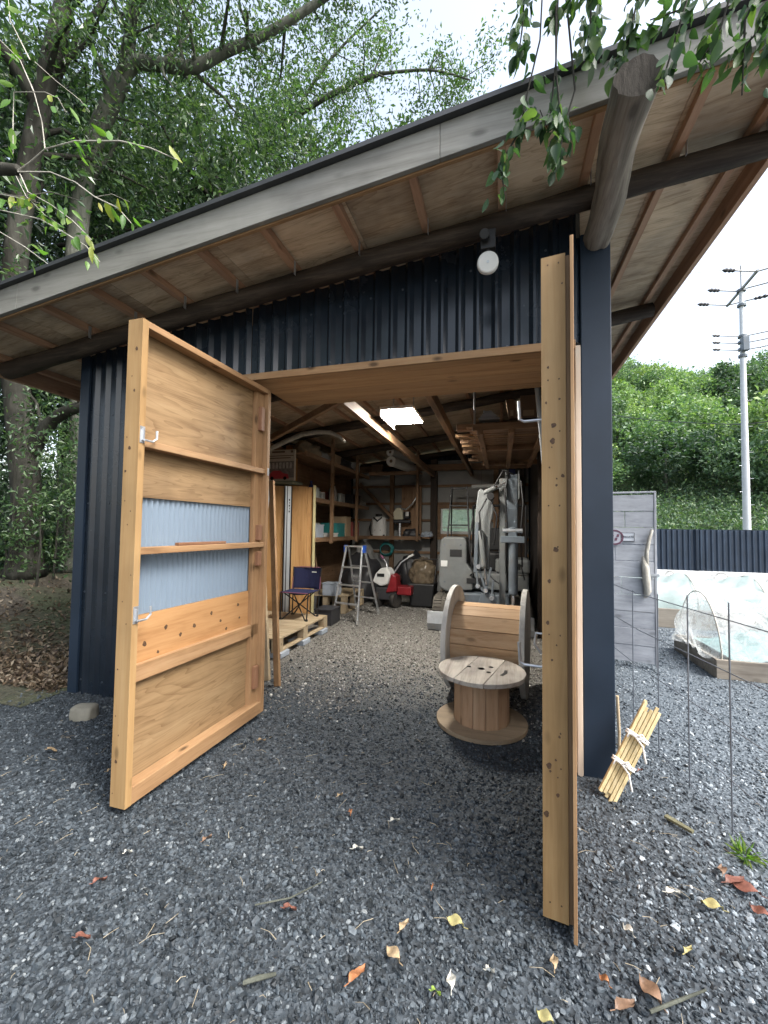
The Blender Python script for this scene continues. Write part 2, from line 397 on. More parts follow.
def blend_y(m, c2src, y0, y1, axis='Y', base=None, amp=.7):
    nt = m.node_tree; b = nt.nodes['Principled BSDF']; co = objco(nt); sp = nt.nodes.new('ShaderNodeSeparateXYZ'); nt.links.new(co, sp.inputs[0])
    f = math_(nt, 'ADD', sp.outputs[axis], math_(nt, 'MULTIPLY', math_(nt, 'SUBTRACT', noise(nt, co, 2.2, 4, .6), .5), amp*2))
    f = math_(nt, 'DIVIDE', math_(nt, 'SUBTRACT', f, y0), y1-y0, True)
    l = b.inputs['Base Color'].links[0].from_socket; nt.links.new(mixc(nt, f, l, c2src(nt, co)), b.inputs['Base Color'])
def speck(c0, c1, s): return lambda nt, co: ramp(nt, noise(nt, co, s, 3, .7), [(.35, c0), (.65, c1)])
blend_y(M['gravel_base'], speck((.05,.064,.077), (.125,.15,.172), 45), .55, 1.35, 'X', amp=.25)  # base colour brightens to the right, painting in the open sky light
sheet('gravel_yard', -5.4, 9.0, -3.0, 10.6, .004, M['gravel_base'])
M['gravel_floor'] = ground_mat('gravel_floor', [(.014,.019,.024),(.030,.039,.048),(.062,.076,.09)], 60, 9, .9, .01)
blend_y(M['gravel_floor'], speck((.10,.095,.085), (.26,.245,.22), 60), 3.2, 4.5, 'Y', amp=.5)
_e = [(-3.66+4.24*i/40, 2.90) for i in range(41)]
tagp(MB().add([(x, y, .0055) for x, y in _e]+[(.58, 9.75, .0055), (-3.66, 9.75, .0055)], [tuple(range(43))]).build('shed_floor', M['gravel_floor']), kind='structure')

def sstep(a, b_, x): t = np.clip((x-a)/(b_-a), 0, 1); return t*t*(3-2*t)
def bank_h(x, y):
    x = np.asarray(x, float); y = np.asarray(y, float)
    h = .62*sstep(3.85, 7.5, -x)*sstep(2.5, 4.3, y) + .8*sstep(8, 16, -x) + .35*sstep(10, 16, y)*sstep(3.5, 6, -x)
    return h + .035*np.sin(x*2.3+y*1.1)*sstep(4.2, 5, -x)*sstep(2.8, 3.6, y) + .02*np.sin(x*5.1-y*3.7)*sstep(4.2, 5, -x)*sstep(2.8, 3.6, y)
def heightsheet(name, xs, ys, hf, mat, z=0):
    X, Y = np.meshgrid(xs, ys); Z = hf(X, Y)+z
    vs = np.stack([X.ravel(), Y.ravel(), Z.ravel()], 1); nx = len(xs)
    idx = np.arange(len(vs)).reshape(len(ys), nx)
    fs = np.stack([idx[:-1,:-1].ravel(), idx[:-1,1:].ravel(), idx[1:,1:].ravel(), idx[1:,:-1].ravel()], 1)
    return np_mesh(name, vs, fs, mat, smooth=True)
tagp(heightsheet('forest_floor', np.concatenate([np.linspace(-40,-8,30), np.linspace(-7.8,-3.76,40)]), np.concatenate([np.linspace(2.45, 8, 50), np.linspace(8.3, 45, 40)]), bank_h, M['soil'], .012), kind='structure')

# loose stones: angular, one mesh per ground type
def ico():
    t = (1+5**.5)/2
    v = np.array([(-1,t,0),(1,t,0),(-1,-t,0),(1,-t,0),(0,-1,t),(0,1,t),(0,-1,-t),(0,1,-t),(t,0,-1),(t,0,1),(-t,0,-1),(-t,0,1)], float)
    v /= np.linalg.norm(v[0])
    f = np.array([(0,11,5),(0,5,1),(0,1,7),(0,7,10),(0,10,11),(1,5,9),(5,11,4),(11,10,2),(10,7,6),(7,1,8),(3,9,4),(3,4,2),(3,2,6),(3,6,8),(3,8,9),(4,9,5),(2,4,11),(6,2,10),(8,6,7),(9,8,1)])
    return v, f
IV, IF = ico()
def rotmats(n, rng, tilt=1.0):
    q = rng.normal(size=(n, 4)); q /= np.linalg.norm(q, axis=1)[:, None]
    w_, x, y, z = q.T
    return np.stack([np.stack([1-2*(y*y+z*z), 2*(x*y-z*w_), 2*(x*z+y*w_)], 1), np.stack([2*(x*y+z*w_), 1-2*(x*x+z*z), 2*(y*z-x*w_)], 1), np.stack([2*(x*z-y*w_), 2*(y*z+x*w_), 1-2*(x*x+y*y)], 1)], 1)
def stones(name, pts, r, mat, flat=.6):
    n = len(pts); rng = RNG
    V = IV[None]*(1+rng.uniform(-.42, .36, (n, 12, 1)))
    sc = np.stack([rng.uniform(.75, 1.35, n), rng.uniform(.6, 1.0, n), rng.uniform(.4, .8, n)], 1)
    V = V*sc[:, None, :]
    R = rotmats(n, rng)
    V = np.einsum('nij,nkj->nki', R, V); V[:, :, 2] *= flat+.25
    V = V*r[:, None, None]+pts[:, None, :]
    F = (IF[None]+(np.arange(n)*12)[:, None, None]).reshape(-1, 3)
    return np_mesh(name, V.reshape(-1, 3), F, mat)
def stone_mat(name, cols, rough=.55):
    m, nt, b = new_mat(name); i = island(nt)
    c = ramp(nt, i, cols); n = noise(nt, objco(nt), 90, 3)
    c = mixc(nt, 1.0, c, ramp(nt, n, [(.3, (.7,.7,.7)), (.7, (1.25,1.25,1.25))]), 'MULTIPLY')
    nt.links.new(c, b.inputs['Base Color']); b.inputs['Roughness'].default_value = rough
    b.inputs['Specular IOR Level'].default_value = .35
    return m
M['st_out'] = stone_mat('slate_stones', [(0, (.012,.016,.019)), (.35, (.026,.0335,.041)), (.7, (.053,.066,.078)), (.96, (.095,.113,.128)), (.998, (.20,.22,.23))], .6)
M['st_in'] = stone_mat('pale_stones', [(0, (.08,.076,.068)), (.4, (.18,.17,.152)), (.75, (.29,.275,.25)), (.97, (.46,.45,.42))], .7)
def scatter(x0, x1, y0, y1, dens):
    n = int((x1-x0)*(y1-y0)*dens); return np.stack([RNG.uniform(x0, x1, n), RNG.uniform(y0, y1, n), np.zeros(n)], 1)
pts = np.concatenate([scatter(-2.6, 1.4, .45, 2.2, 7600), scatter(-5.0, 1.7, 2.2, 3.3, 4200), scatter(-5.0,-2.6, 1.0, 2.2, 3000), scatter(-2.3, .55, 3.3, 4.9, 3600), scatter(.6, 3.2, 3.3, 7.4, 2300), scatter(1.4, 3.0, 1.2, 3.3, 1600), scatter(1.7, 2.6, 2.2, 3.3, 1300)])
inside = (pts[:,0] > -3.8) & (pts[:,0] < .62) & (pts[:,1] > 3.2+1.6*RNG.random(len(pts)))
onbank = (pts[:,0] < -4.0) & (pts[:,1] > 2.75+.25*np.sin(pts[:,0]*3))
pts = pts[~inside & ~onbank]
r = np.clip(RNG.lognormal(math.log(.0062), .42, len(pts)), .0035, .021)
pts[:, 2] = .004+r*.25
dry = RNG.random(len(pts)) < np.clip((pts[:,0]-.45+.12*np.sin(pts[:,1]*4))/.8, 0, .85)  # mask of stones given a brighter colour rightwards, as painted sky light
M['st_lit'] = stone_mat('lit_slate_stones', [(0, (.032,.042,.051)), (.35, (.09,.114,.135)), (.7, (.175,.205,.232)), (.96, (.27,.305,.33)), (.996, (.40,.43,.45))], .65)
tagp(stones('gravel', pts[~dry], r[~dry], M['st_out']), 'dark slate blue crushed stone gravel covering the yard', 'gravel', kind='stuff')  # dry is the mask of stones coloured brighter as painted sky light
tagp(stones('lit_gravel', pts[dry], r[dry], M['st_lit']), 'blue grey gravel coloured brighter for open sky light on the right of the yard', 'gravel', kind='stuff')
pts = np.concatenate([scatter(-2.6, .55, 3.0, 5.0, 2200), scatter(-2.6, .55, 5.0, 7.8, 1100)])
keep = RNG.uniform(size=len(pts)) < np.clip((pts[:,1]-3.1+.5*np.sin(pts[:,0]*3.1))/1.8, 0, 1); pts = pts[keep]
r = np.clip(RNG.lognormal(math.log(.0085), .35, len(pts)), .004, .022); pts[:, 2] = .0055+r*.3
tagp(stones('floor_gravel', pts, r, M['st_in']), 'paler fine gravel floor inside the open shed', 'gravel', kind='stuff')

# ------------------------------------------------------------------ shed
WX0, WX1, WY0, WY1 = -3.72, .68, 2.84, 9.80
RX0, RX1, RY0, RY1 = -4.55, 1.50, 2.10, 10.4
def zp(x): return 3.535+.122*x          # underside of the purlins
shed = thing('shed', 'navy ribbed steel shed with a sloping log framed roof and two open plywood doors', 'shed', (-1.5, 6.2, 0))
def ribbed(mb, a, b_, z0, ztop, pitch=.122, depth=.028, out=(0,-1)):
    """vertical ribbed sheet from plan point a to b; ztop(x,y) gives the upper edge"""
    ax, ay = a; bx, by = b_; L = math.hypot(bx-ax, by-ay); ux, uy = (bx-ax)/L, (by-ay)/L
    prof = []; s = 0
    while s < L-.001:
        for ds, d in ((0, 0), (pitch*.42, 0), (pitch*.63, depth), (pitch*.76, depth), (pitch*.985, 0)):
            if s+ds <= L: prof.append((s+ds, d))
        s += pitch
    prof.append((L, 0))
    bot = []; top = []
    for s_, d in prof:
        x = ax+ux*s_+out[0]*d; y = ay+uy*s_+out[1]*d
        bot.append((x, y, z0)); top.append((x, y, ztop(x, y)))
    n = len(bot); mb.add(bot+top, [(i, i+1, n+i+1, n+i) for i in range(n-1)])
wz = lambda x, y: zp(x)-.015
mb = MB(); ribbed(mb, (WX0+.06, WY0), (-1.955, WY0), 0, wz); ribbed(mb, (-1.95, WY0), (.49, WY0), 2.715, wz)
nf_ = len(mb.f); sx_ = WX0+.06+.122*.3
while sx_ < .45:
    for z_ in ((2.745, zp(sx_)-.20) if sx_ > -1.93 else (.12, .9, 1.7, 2.5)): mb.lathe([(0, .006), (.006, .006), (.006, 0), (.009, 0), (.009, -.002)], (sx_, WY0-.002, z_), (0, -1, 0), 8)
    sx_ += .244
fwall = mb.build('front_wall', M['navy'], shed); fwall.data.materials.append(paint('screw_heads', (.05,.06,.075), .4, .2, .3))
for p_ in fwall.data.polygons[nf_:]: p_.material_index = 1
mb = MB(); ribbed(mb, (WX0, WY1), (WX0, WY0+.02), 0, wz, out=(-1, 0)); mb.build('side_wall', M['navy'], shed, solid=.002)
mb = MB(); ribbed(mb, (WX1, WY0+.2), (WX1, WY1), 0, wz, out=(1, 0)); mb.build('side_wall', M['navy'], shed, solid=.002)
mb = MB()
wx0, wx1, wz0, wz1 = -1.42, -.50, 1.37, 2.04      # window opening in the back wall
for (x0, x1, z0, z1f) in ((WX0, wx0, 0, wz), (wx1, WX1, 0, wz)): ribbed(mb, (x1, WY1), (x0, WY1), z0, z1f, out=(0, 1))
ribbed(mb, (wx1, WY1), (wx0, WY1), 0, lambda x, y: wz0, out=(0, 1)); ribbed(mb, (wx1, WY1), (wx0, WY1), wz1, wz, out=(0, 1))
mb.build('back_wall', M['navy'], shed, solid=.002)
# trims
mb = MB(); mb.boxm(WX0-.03, WX0+.075, WY0-.028, WY0-.003, 0, zp(WX0)-.02); mb.boxm(WX0-.03, WX0-.004, WY0-.001, WY0+.10, 0, zp(WX0)-.02)
mb.build('corner_trim', M['navy_dull'], shed, bevel=.004)
mb = MB(); mb.boxm(.487, .664, WY0-.025, WY0+.19, 0, 3.42); mb.build('corner_column', M['navy_dull'], shed, bevel=.006)
mb = MB(); mb.boxm(.452, .4835, WY0-.035, WY0+.12, 0, 2.69); mb.build('door_jamb', wood('pale_jamb', (.42,.34,.26), (.55,.46,.37), (.64,.56,.47), 'z', knots=.5), shed, bevel=.003)
mb = MB(); mb.boxm(-1.985, -1.95, WY0+.012, WY0+.12, 0, 2.69); mb.build('door_jamb', M['pine_z'], shed, bevel=.003)
# plank soffit over the entrance
mb = MB()
ys = [2.815, 2.935, 3.06, 3.18, 3.305, 3.425, 3.55]
for i in range(6): mb.boxm(-1.945, .45, ys[i]+(0 if i else .0), ys[i+1]-.004, 2.682, 2.712)
mb.build('soffit', M['soffit'], shed, bevel=.003)
mb = MB(); mb.boxm(-1.99, .452, 2.786, 2.812, 2.668, 2.722); mb.build('head_trim', M['pine_x'], shed, bevel=.003)
# inside faces: pale sheets, girts and posts
mb = MB()
for x0, x1, z0, z1 in ((WX0+.10, wx0-.06, .05, 3.0), (wx1+.06, WX1-.1, .05, 3.25), (wx0-.055, wx1+.055, .05, wz0-.07), (wx0-.055, wx1+.055, wz1+.07, 3.15)):
    mb.boxm(x0, x1, WY1-.075, WY1-.06, z0, z1)
mb.build('inner_sheet', M['panel'], shed)
mb = MB()
mb.boxm(WX0+.05, WX0+.06, WY0+.1, WY1-.1, .05, 2.9); mb.build('inner_sheet', M['dim_y'], shed)
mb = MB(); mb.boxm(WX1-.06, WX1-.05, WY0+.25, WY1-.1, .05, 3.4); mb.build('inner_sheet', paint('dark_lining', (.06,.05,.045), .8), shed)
mb = MB()
for z in (.5, .95, 1.30, 1.72, 2.12, 2.54, 2.98):
    if 1.3 < z < 2.1: mb.boxm(WX0+.1, wx0-.06, WY1-.13, WY1-.078, z-.03, z+.03); mb.boxm(wx1+.06, WX1-.1, WY1-.13, WY1-.078, z-.03, z+.03)
    else: mb.boxm(WX0+.1, WX1-.1, WY1-.13, WY1-.078, z-.03, z+.03)
mb.build('girt', M['dim_x'], shed, bevel=.004)
dark = wood('dark_post', (.025,.018,.014), (.05,.035,.026), (.085,.06,.045), 'z', knots=.3)
def post(x, y, z1, s=.15, mat=dark, parent=shed): return MB().boxm(x-s/2, x+s/2, y-s/2, y+s/2, 0, z1).build('post', mat, parent, bevel=.006)
post(-1.53, 9.58, 3.15); post(.42, 9.58, 3.3); post(-2.55, 9.58, 3.0, .10, M['dim_z']); post(-.12, 9.6, 3.3, .11, M['dim_z'])
post(.55, 3.2, 3.4, .11); post(.55, 6.2, 3.4, .11); post(-3.55, 2.98, 2.95, .12); post(-2.0, 2.98, 3.2, .09, M['dim_z'])
post(-3.45, 6.25, 2.9, .15, wood('orange_post', (.28,.12,.03), (.42,.20,.055), (.50,.27,.09), 'z', knots=.6))
mb = MB().boxm(.16, .30, 9.59, 9.66, .9, 3.3); mb.build('post', paint('blue_post', (.02,.03,.13), .6), shed)
mb = MB(); mb.boxm(WX0+.1, WX1-.1, 9.42, 9.54, 2.88, 3.02); mb.build('tie_beam', M['dim_x'], shed, bevel=.005)
for x, y1 in ((-1.52, 9.5), (-.65, 9.5)):
    MB().boxm(x-.03, x+.03, 2.93, y1, 2.725, 2.845).build('joist', M['dim_y'], shed, bevel=.004)
MB().beam((-1.47, 3.62, 2.745), (-3.3, 4.75, 2.52), .05, .07).build('brace', M['dim_x'], shed, bevel=.004)
MB().beam((-3.35, 9.5, 2.6), (-2.1, 9.5, 1.36), .07, .09, (0, 1, 0)).build('brace', M['dim_x'], shed, bevel=.004)
# window in the back wall
wn = MB()
for a in ((wx0-.05, wx0+.03, wz0-.05, wz1+.05), (wx1-.03, wx1+.05, wz0-.05, wz1+.05)): wn.boxm(a[0], a[1], WY1-.12, WY1+.03, a[2], a[3])
wn.boxm(wx0+.031, wx1-.031, WY1-.12, WY1+.03, wz0-.05, wz0+.03); wn.boxm(wx0+.031, wx1-.031, WY1-.12, WY1+.03, wz1-.03, wz1+.05)
win = wn.build('window', M['dim_x'], shed, bevel=.004)
fr = MB()
for a in ((wx0+.032, wx0+.07, wz0+.032, wz1-.032), (wx1-.07, wx1-.032, wz0+.032, wz1-.032), (wx0+.071, wx1-.071, wz0+.032, wz0+.10), (wx0+.071, wx1-.071, wz1-.06, wz1-.032), (wx0+.071, wx1-.071, wz0+.185, wz0+.20)):
    fr.boxm(a[0], a[1], WY1-.07, WY1-.02, a[2], a[3])
fr.build('frame', M['white'], win)
MB().boxm(wx0+.06, wx1-.06, WY1-.05, WY1-.044, wz0+.05, wz1-.05).build('pane', M['frost'], win)

# roof: purlins along the depth, logs up the slope
def slab(mb, x0, x1, y0, y1, dz0, dz1):
    vs = [(x, y, zp(x)+dz) for dz in (dz0, dz1) for x, y in ((x0,y0),(x1,y0),(x1,y1),(x0,y1))]
    return mb.add(vs, [(0,3,2,1),(4,5,6,7),(0,1,5,4),(1,2,6,5),(2,3,7,6),(3,0,4,7)])
mb = MB()
yb = [RY0+.035, 3.92, 5.74, 7.56, 9.38, RY1]; xb = [RX0+.02, -3.64, -2.73, -1.82, -.91, 0.0, .91, RX1-.02]
for i in range(5):
    for j in range(7): slab(mb, xb[j]+.0015, xb[j+1]-.0015, yb[i]+.0015, yb[i+1]-.0015, .05, .063)
roof = mb.build('roof', M['deck'], shed)
slab(MB(), RX0-.02, RX1+.02, RY0-.035, RY1+.02, .185, .212).build('roof_sheet', M['roofing'], roof)
for xa, xb_ in ((RX0, -3.47), (-3.468, -.32), (-.318, RX1)): slab(MB(), xa, xb_, RY0, RY0+.03, -.012, .183).build('fascia', M['fascia'], roof, bevel=.003)
slab(MB(), RX0, RX1, RY0+.0315, RY0+.055, -.02, .028).build('fascia_batten', M['pine_x'], roof, bevel=.002)
for x in (-4.40, -3.86, -3.34, -2.86, -2.38, -1.915, -1.44, -.955, -.485, 0.0, .475, .955, 1.33):
    slab(MB(), x-.0225, x+.0225, RY0+.06, RY1, 0, .0485).build('purlin', M['red_y'], roof, bevel=.002)
for x0, x1 in ((RX1-.06, RX1-.02), (RX0+.0, RX0+.035)):
    slab(MB(), x0, x1, RY0+.06, RY1, -.10, .049).build('barge_board', M['red_y'], roof, bevel=.003)
def logmesh(p0, p1, r, n=22, seg=60, seed=0):
    rn = random.Random(seed); p0, p1 = Vector(p0), Vector(p1); pts = []; rs = []
    for i in range(seg+1):
        t = i/seg; pts.append(p0.lerp(p1, t)+Vector((math.sin(t*9+seed), math.cos(t*7+seed*2), math.sin(t*5+seed*3)))*r*.10); rs.append(r*(1.06-.12*t))
    mb = MB().tube(pts, rs, n); from mathutils import noise as mn_; ax_ = (p1-p0).normalized(); o_ = Vector((seed*3.1, seed*1.7, 0)); nv = []
    for v in mb.v:
        v = Vector(v); q = p0+ax_*(v-p0).dot(ax_); rd = v-q; t_ = Vector((q.dot(ax_)*2.2, 0, 0))+rd*14+o_
        nv.append(tuple(q+rd*(1+.13*mn_.noise(t_)+.07*mn_.noise(t_*3.1)-.10*max(0, mn_.noise(Vector((q.dot(ax_)*.6, 0, 0))+rd*40+o_)-.15)*2)))
    mb.v = nv; return mb
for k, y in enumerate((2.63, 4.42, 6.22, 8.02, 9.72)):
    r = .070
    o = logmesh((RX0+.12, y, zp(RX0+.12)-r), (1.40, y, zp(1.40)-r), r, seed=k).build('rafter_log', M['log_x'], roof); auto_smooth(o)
o = logmesh((.545, 1.87, 3.42), (.60, 2.90, 3.385), .086, 28, 40, seed=21).build('end_log', M['log'], roof); auto_smooth(o)
o.data.materials.append(bark('end_grain', (.03,.026,.022), (.075,.066,.056), (.13,.115,.10), 6))
for p_ in o.data.polygons:
    if p_.normal.y < -.9: p_.material_index = 1
for x in (-3.34, -2.86, -2.38, -1.915, -1.44, -.955, -.485, 0.0, .475, .955, 1.33):   # twisted straps tying purlins to the log
    MB().obox((x+.026, 2.545, zp(x)-.012), (.0015, 0, 0), (0, .012, 0), (0, 0, .050)).build('strap', M['galv'], roof)

# ---- left door (children of the shed, their pieces one level deeper)
XF = -1.855          # inner face of the frame
dz0, dz1 = .045, 2.62; y0, y1 = 1.712, 2.885
mb = MB().boxm(XF-.092, XF-.080, y0+.02, y1-.002, dz0+.01, 1.006)
dl = mb.build('plywood_door', M['ply_door'], shed)
MB().boxm(XF-.092, XF-.080, y0+.02, y1-.002, 1.66, dz1-.01).build('upper_panel', M['ply_door'], dl)
def knotted(mb, name, mat, parent, spots, ex, ez, n, bevel=0):
    nf = len(mb.f); rn = random.Random(len(spots))
    for c, r in spots:
        k = 11; ph = rn.random()*6; out = [(r*(1+.22*math.sin(3*a+ph)+.1*rn.random())*math.cos(a), r*1.25*(1+.2*math.sin(2*a+ph))*math.sin(a)) for a in [2*math.pi*i/k for i in range(k)]]
        mb.prism(out, Vector(c)+Vector(n)*.0002, ex, ez, Vector(n)*.0006)
    o = mb.build(name, mat, parent, bevel=0); o.data.materials.append(M['knot'])
    for p_ in o.data.polygons[nf:]: p_.material_index = 1
    return o
M['knot'] = paint('knot', (.075,.038,.018), .7, .5, 0, 90)
knotted(MB().boxm(XF-.0795, XF-.074, y0+.05, y1-.08, .70, 1.004), 'lower_panel', M['ply_knotty'], dl, [((XF-.074, y, z), r) for y, z, r in ((1.86,.84,.012),(2.0,.90,.011),(2.11,.83,.010),(2.22,.86,.012),(2.37,.91,.010),(2.46,.84,.009),(2.64,.92,.011),(2.66,.82,.008),(1.95,.77,.008),(2.52,.77,.009))], (0,1,0), (0,0,1), (1,0,0))
def cor(x, ya, yb_, za, zb, pitch=.038, amp=.0085):
    n = int((yb_-ya)/pitch*8); mb = MB(); vs = []
    for i in range(n+1):
        y = ya+(yb_-ya)*i/n; d = amp*math.sin(2*math.pi*(y-ya)/pitch); vs += [(x+d, y, za), (x+d, y, zb)]
    return mb.add(vs, [(2*i, 2*i+2, 2*i+3, 2*i+1) for i in range(n)])
cor(XF-.1025, y0+.025, y1-.03, .95, 1.72).build('corrugated_pane', M['poly'], dl, smooth=False, solid=.0015)
_r = random.Random(5); knotted(MB().boxm(XF-.098, XF, y0, y0+.037, dz0, dz1), 'stile', M['stud_face'], dl, [((XF-_r.uniform(.015,.085), y0, _r.uniform(.1, 2.55)), _r.choice((.003,.003,.004,.006,.008))) for _ in range(17)], (1,0,0), (0,0,1), (0,-1,0))
MB().boxm(XF-.098, XF, y1-.037, y1, dz0, dz1).build('stile', M['pine_z'], dl, bevel=.003)
MB().boxm(XF-.0795, XF-.042, y1-.127, y1-.039, dz0+.04, dz1-.04).build('stile', M['pine_z'], dl, bevel=.003)
for z0, z1, dx in ((dz1-.038, dz1, 0), (1.93, 1.968, .008), (1.345, 1.383, .005), (.655, .745, .042), (dz0, dz0+.088, 0)):
    ya = y0+.0375; ybb = y1-.0375
    MB().boxm(XF-.0792, XF-dx, ya, ybb, z0, z1).build('rail', M['pine_y'], dl, bevel=.003)
for z0, z1 in ((2.27, 2.46), (1.20, 1.31), (1.40, 1.52), (.25, .42)):
    MB().boxm(XF-.041, XF-.010, y1-.105, y1-.060, z0, z1).build('block', wood('block_brown', (.14,.065,.035), (.23,.115,.065), (.30,.17,.10), 'z', knots=.3), dl, bevel=.003)
MB().boxm(XF-.05, XF-.02, 2.02, 2.43, 1.384, 1.402).build('handle_stick', wood('stick_brown', (.12,.055,.03), (.20,.10,.055), (.27,.15,.09), 'y', knots=.3), dl, bevel=.003)
def latch(y, z, s=1):
    mb = MB(); mb.boxm(XF+.0005, XF+.004, y-.014, y+.014, z-.045, z+.045); mb.boxm(XF+.0045, XF+.016, y-.004, y+.004, z-.03, z+.03)
    mb.tube([(XF+.018, y, z-.03), (XF+.018, y+.05*s, z-.03), (XF+.018, y+.075*s, z-.01), (XF+.018, y+.075*s, z+.035)], .006, 8)
    return mb
latch(y0+.019, 1.99).build('latch', M['galv'], dl); latch(y0+.019, 1.03).build('latch', M['galv'], dl)
mb = MB()
mb.boxm(XF+.0005, XF+.004, y1-.030, y1-.008, 1.92, 1.98)
mb.build('strike_plate', M['galv'], dl)

for o_ in [dl]+[c for c in COL.objects if c.parent == dl]:       # the leaf stands slightly past square
    for v in o_.data.vertices:
        yy = v.co.y+6.2-1.712; v.co.x += yy*.033; v.co.y = 1.712-6.2+yy*1.035
# ---- right door, swung a little past square
f0 = Vector((.153, 1.725, 0)); dd = Vector((.165, 1.10, 0)).normalized(); nn = Vector((dd.y, -dd.x, 0))   # dd: free edge to hinge, nn: to the outer face
RL = 1.13
def rbox(a0, a1, n0, n1, z0, z1):
    c = f0+dd*((a0+a1)/2)+nn*((n0+n1)/2)+Vector((0, 0, (z0+z1)/2)); return MB().obox(c, dd*((a1-a0)/2), nn*((n1-n0)/2), Vector((0, 0, (z1-z0)/2)))
dr = rbox(-.047, RL, .1055, .119, .02, 2.64).build('plywood_door', M['pine_z'], shed, bevel=.002)
_r = random.Random(13); knotted(rbox(0, .037, 0, .090, .04, 2.605), 'stile', M['stud_face'], dr, [(f0+nn*_r.uniform(.012,.078)+Vector((0,0,_r.uniform(.12,2.5))), _r.choice((.0025,.003,.004,.006,.009))) for _ in range(26)]+[(f0+nn*a+Vector((0,0,z)), .0028) for a in (.025,.065) for z in (2.57,2.1,1.6,1.1,.6,.1)], nn, (0,0,1), -dd)
rbox(RL-.038, RL, 0, .090, .04, 2.605).build('stile', M['pine_z'], dr, bevel=.003)
rbox(0.012, RL-.01, .0905, .105, .035, 2.60).build('backing_board', wood('shadow_board', (.18,.115,.065), (.28,.18,.10), (.35,.24,.145), 'z', knots=.4), dr, bevel=.002)
for z in (.04, .70, 1.35, 1.93, 2.567): rbox(.0375, RL-.0385, .005, .09, z, z+.038).build('rail', M['pine_y'], dr, bevel=.003)
def hook(z, flip=1):
    b = f0+dd*.30+Vector((0, 0, z)); n = -nn
    mb = MB().tube([b+n*.0, b+n*.095, b+n*.115+Vector((0,0,.012*flip)), b+n*.12+Vector((0,0,.10*flip))], .007, 8)
    mb.obox(b-n*.001+Vector((0,0,.02)), dd*.02, nn*.002, Vector((0,0,.05))); return mb
hook(2.02).build('latch', M['galv'], dr); 
mb = hook(.88); b_ = f0+dd*.30+Vector((0,0,1.03)); mb2 = MB().tube([b_, b_-nn*.045, b_-nn*.05+Vector((0,0,-.05)), b_-nn*.02+Vector((0,0,-.09))], .006, 8)
mb.build('latch', M['galv'], dr); mb2.build('latch', M['galv'], dr)
# ------------------------------------------------------------------ inside the shed
# ceiling lamp
t = thing('ceiling_lamp', 'lit white square led panel under the shed ceiling', 'lamp', (-1.42, 6.0, 3.16))
LQ = [PZ(385, 412, 2.90), PZ(413.5, 408, 2.90), PZ(418.5, 421, 2.90), PZ(387.5, 427, 2.90)]
lx0, lx1, ly0, ly1 = LQ[0].x-.02, (LQ[1].x+LQ[2].x)/2, (LQ[0].y+LQ[1].y)/2, (LQ[2].y+LQ[3].y)/2
MB().boxm(lx0-.015, lx1+.015, ly0-.015, ly1+.015, 2.912, 2.95).build('housing', M['white'], t, bevel=.006)
MB().boxm(lx0, lx1, ly0, ly1, 2.902, 2.9115).build('diffuser', M['lamp'], t)
MB().boxm(lx0-.028, lx0-.018, ly0-.02, ly1+.02, 2.835, 2.95).build('added_shade_plate', M['white'], t)  # plate added on one side only, keeps lamp light off the joist
for a in (lx0+.05, lx1-.05): MB().tube([(a, (ly0+ly1)/2, 2.95), (a, (ly0+ly1)/2, zp(a))], .008, 6).build('hanger', M['galv'], t)
# floodlight on the front log
t = thing('floodlight', 'round white security light with black bracket under the front log', 'floodlight', (-.08, 2.5, 3.3))
o = MB().lathe([(.0, .0), (.055, .0), (.062, .006), (.064, .03), (.05, .045), (0, .046)], (-.08, 2.47, 3.115), (-.05, 1, .22), 28).build('lamp_head', M['white'], t, smooth=True); auto_smooth(o)
MB().lathe([(0, -.002), (.008, -.002), (.008, .004)], (-.08, 2.469, 3.115), (-.05, 1, .22), 10).build('sensor_dot', M['galv'], t)
mb = MB().boxm(-.125, -.035, 2.505, 2.548, 3.225, 3.345); mb.tube([(-.08, 2.53, 3.24), (-.08, 2.515, 3.12)], .014, 8); mb.lathe([(.03, 0), (.03, .05)], (-.10, 2.50, 3.30), (0, -1, -.4), 12)
mb.build('bracket', M['black'], t, bevel=.004)

# storage shelves round the back left corner
t = thing('storage_shelf', 'timber corner shelving hung along the left and back shed walls', 'shelving', (-2.8, 8, 0))
for z, mat in ((2.70, 'dim_y'), (1.985, 'dim_y'), (1.31, 'dim_y')):
    MB().boxm(-3.60, -3.03, 5.9, 9.12, z-.012, z+.012).build('shelf', M[mat], t)
    MB().boxm(-3.03, -2.985, 5.9, 9.12, z-.045, z+.030).build('shelf_rail', M['dim_y'], t, bevel=.003)
for z, x1 in ((2.80, -1.78), (1.31, -1.75)):
    MB().boxm(-2.98, x1, 9.13, 9.42, z-.012, z+.012).build('shelf', M['dim_x'], t)
    MB().boxm(-2.98, x1, 9.07, 9.118, z-.05, z+.032).build('shelf_rail', M['dim_x'], t, bevel=.003)
for x, y in ((-2.955, 6.86), (-2.955, 8.18), (-1.82, 9.04)):
    MB().boxm(x-.028, x+.028, y-.028, y+.028, 1.23, zp(x)-.03).build('upright', M['dim_z'], t, bevel=.003)

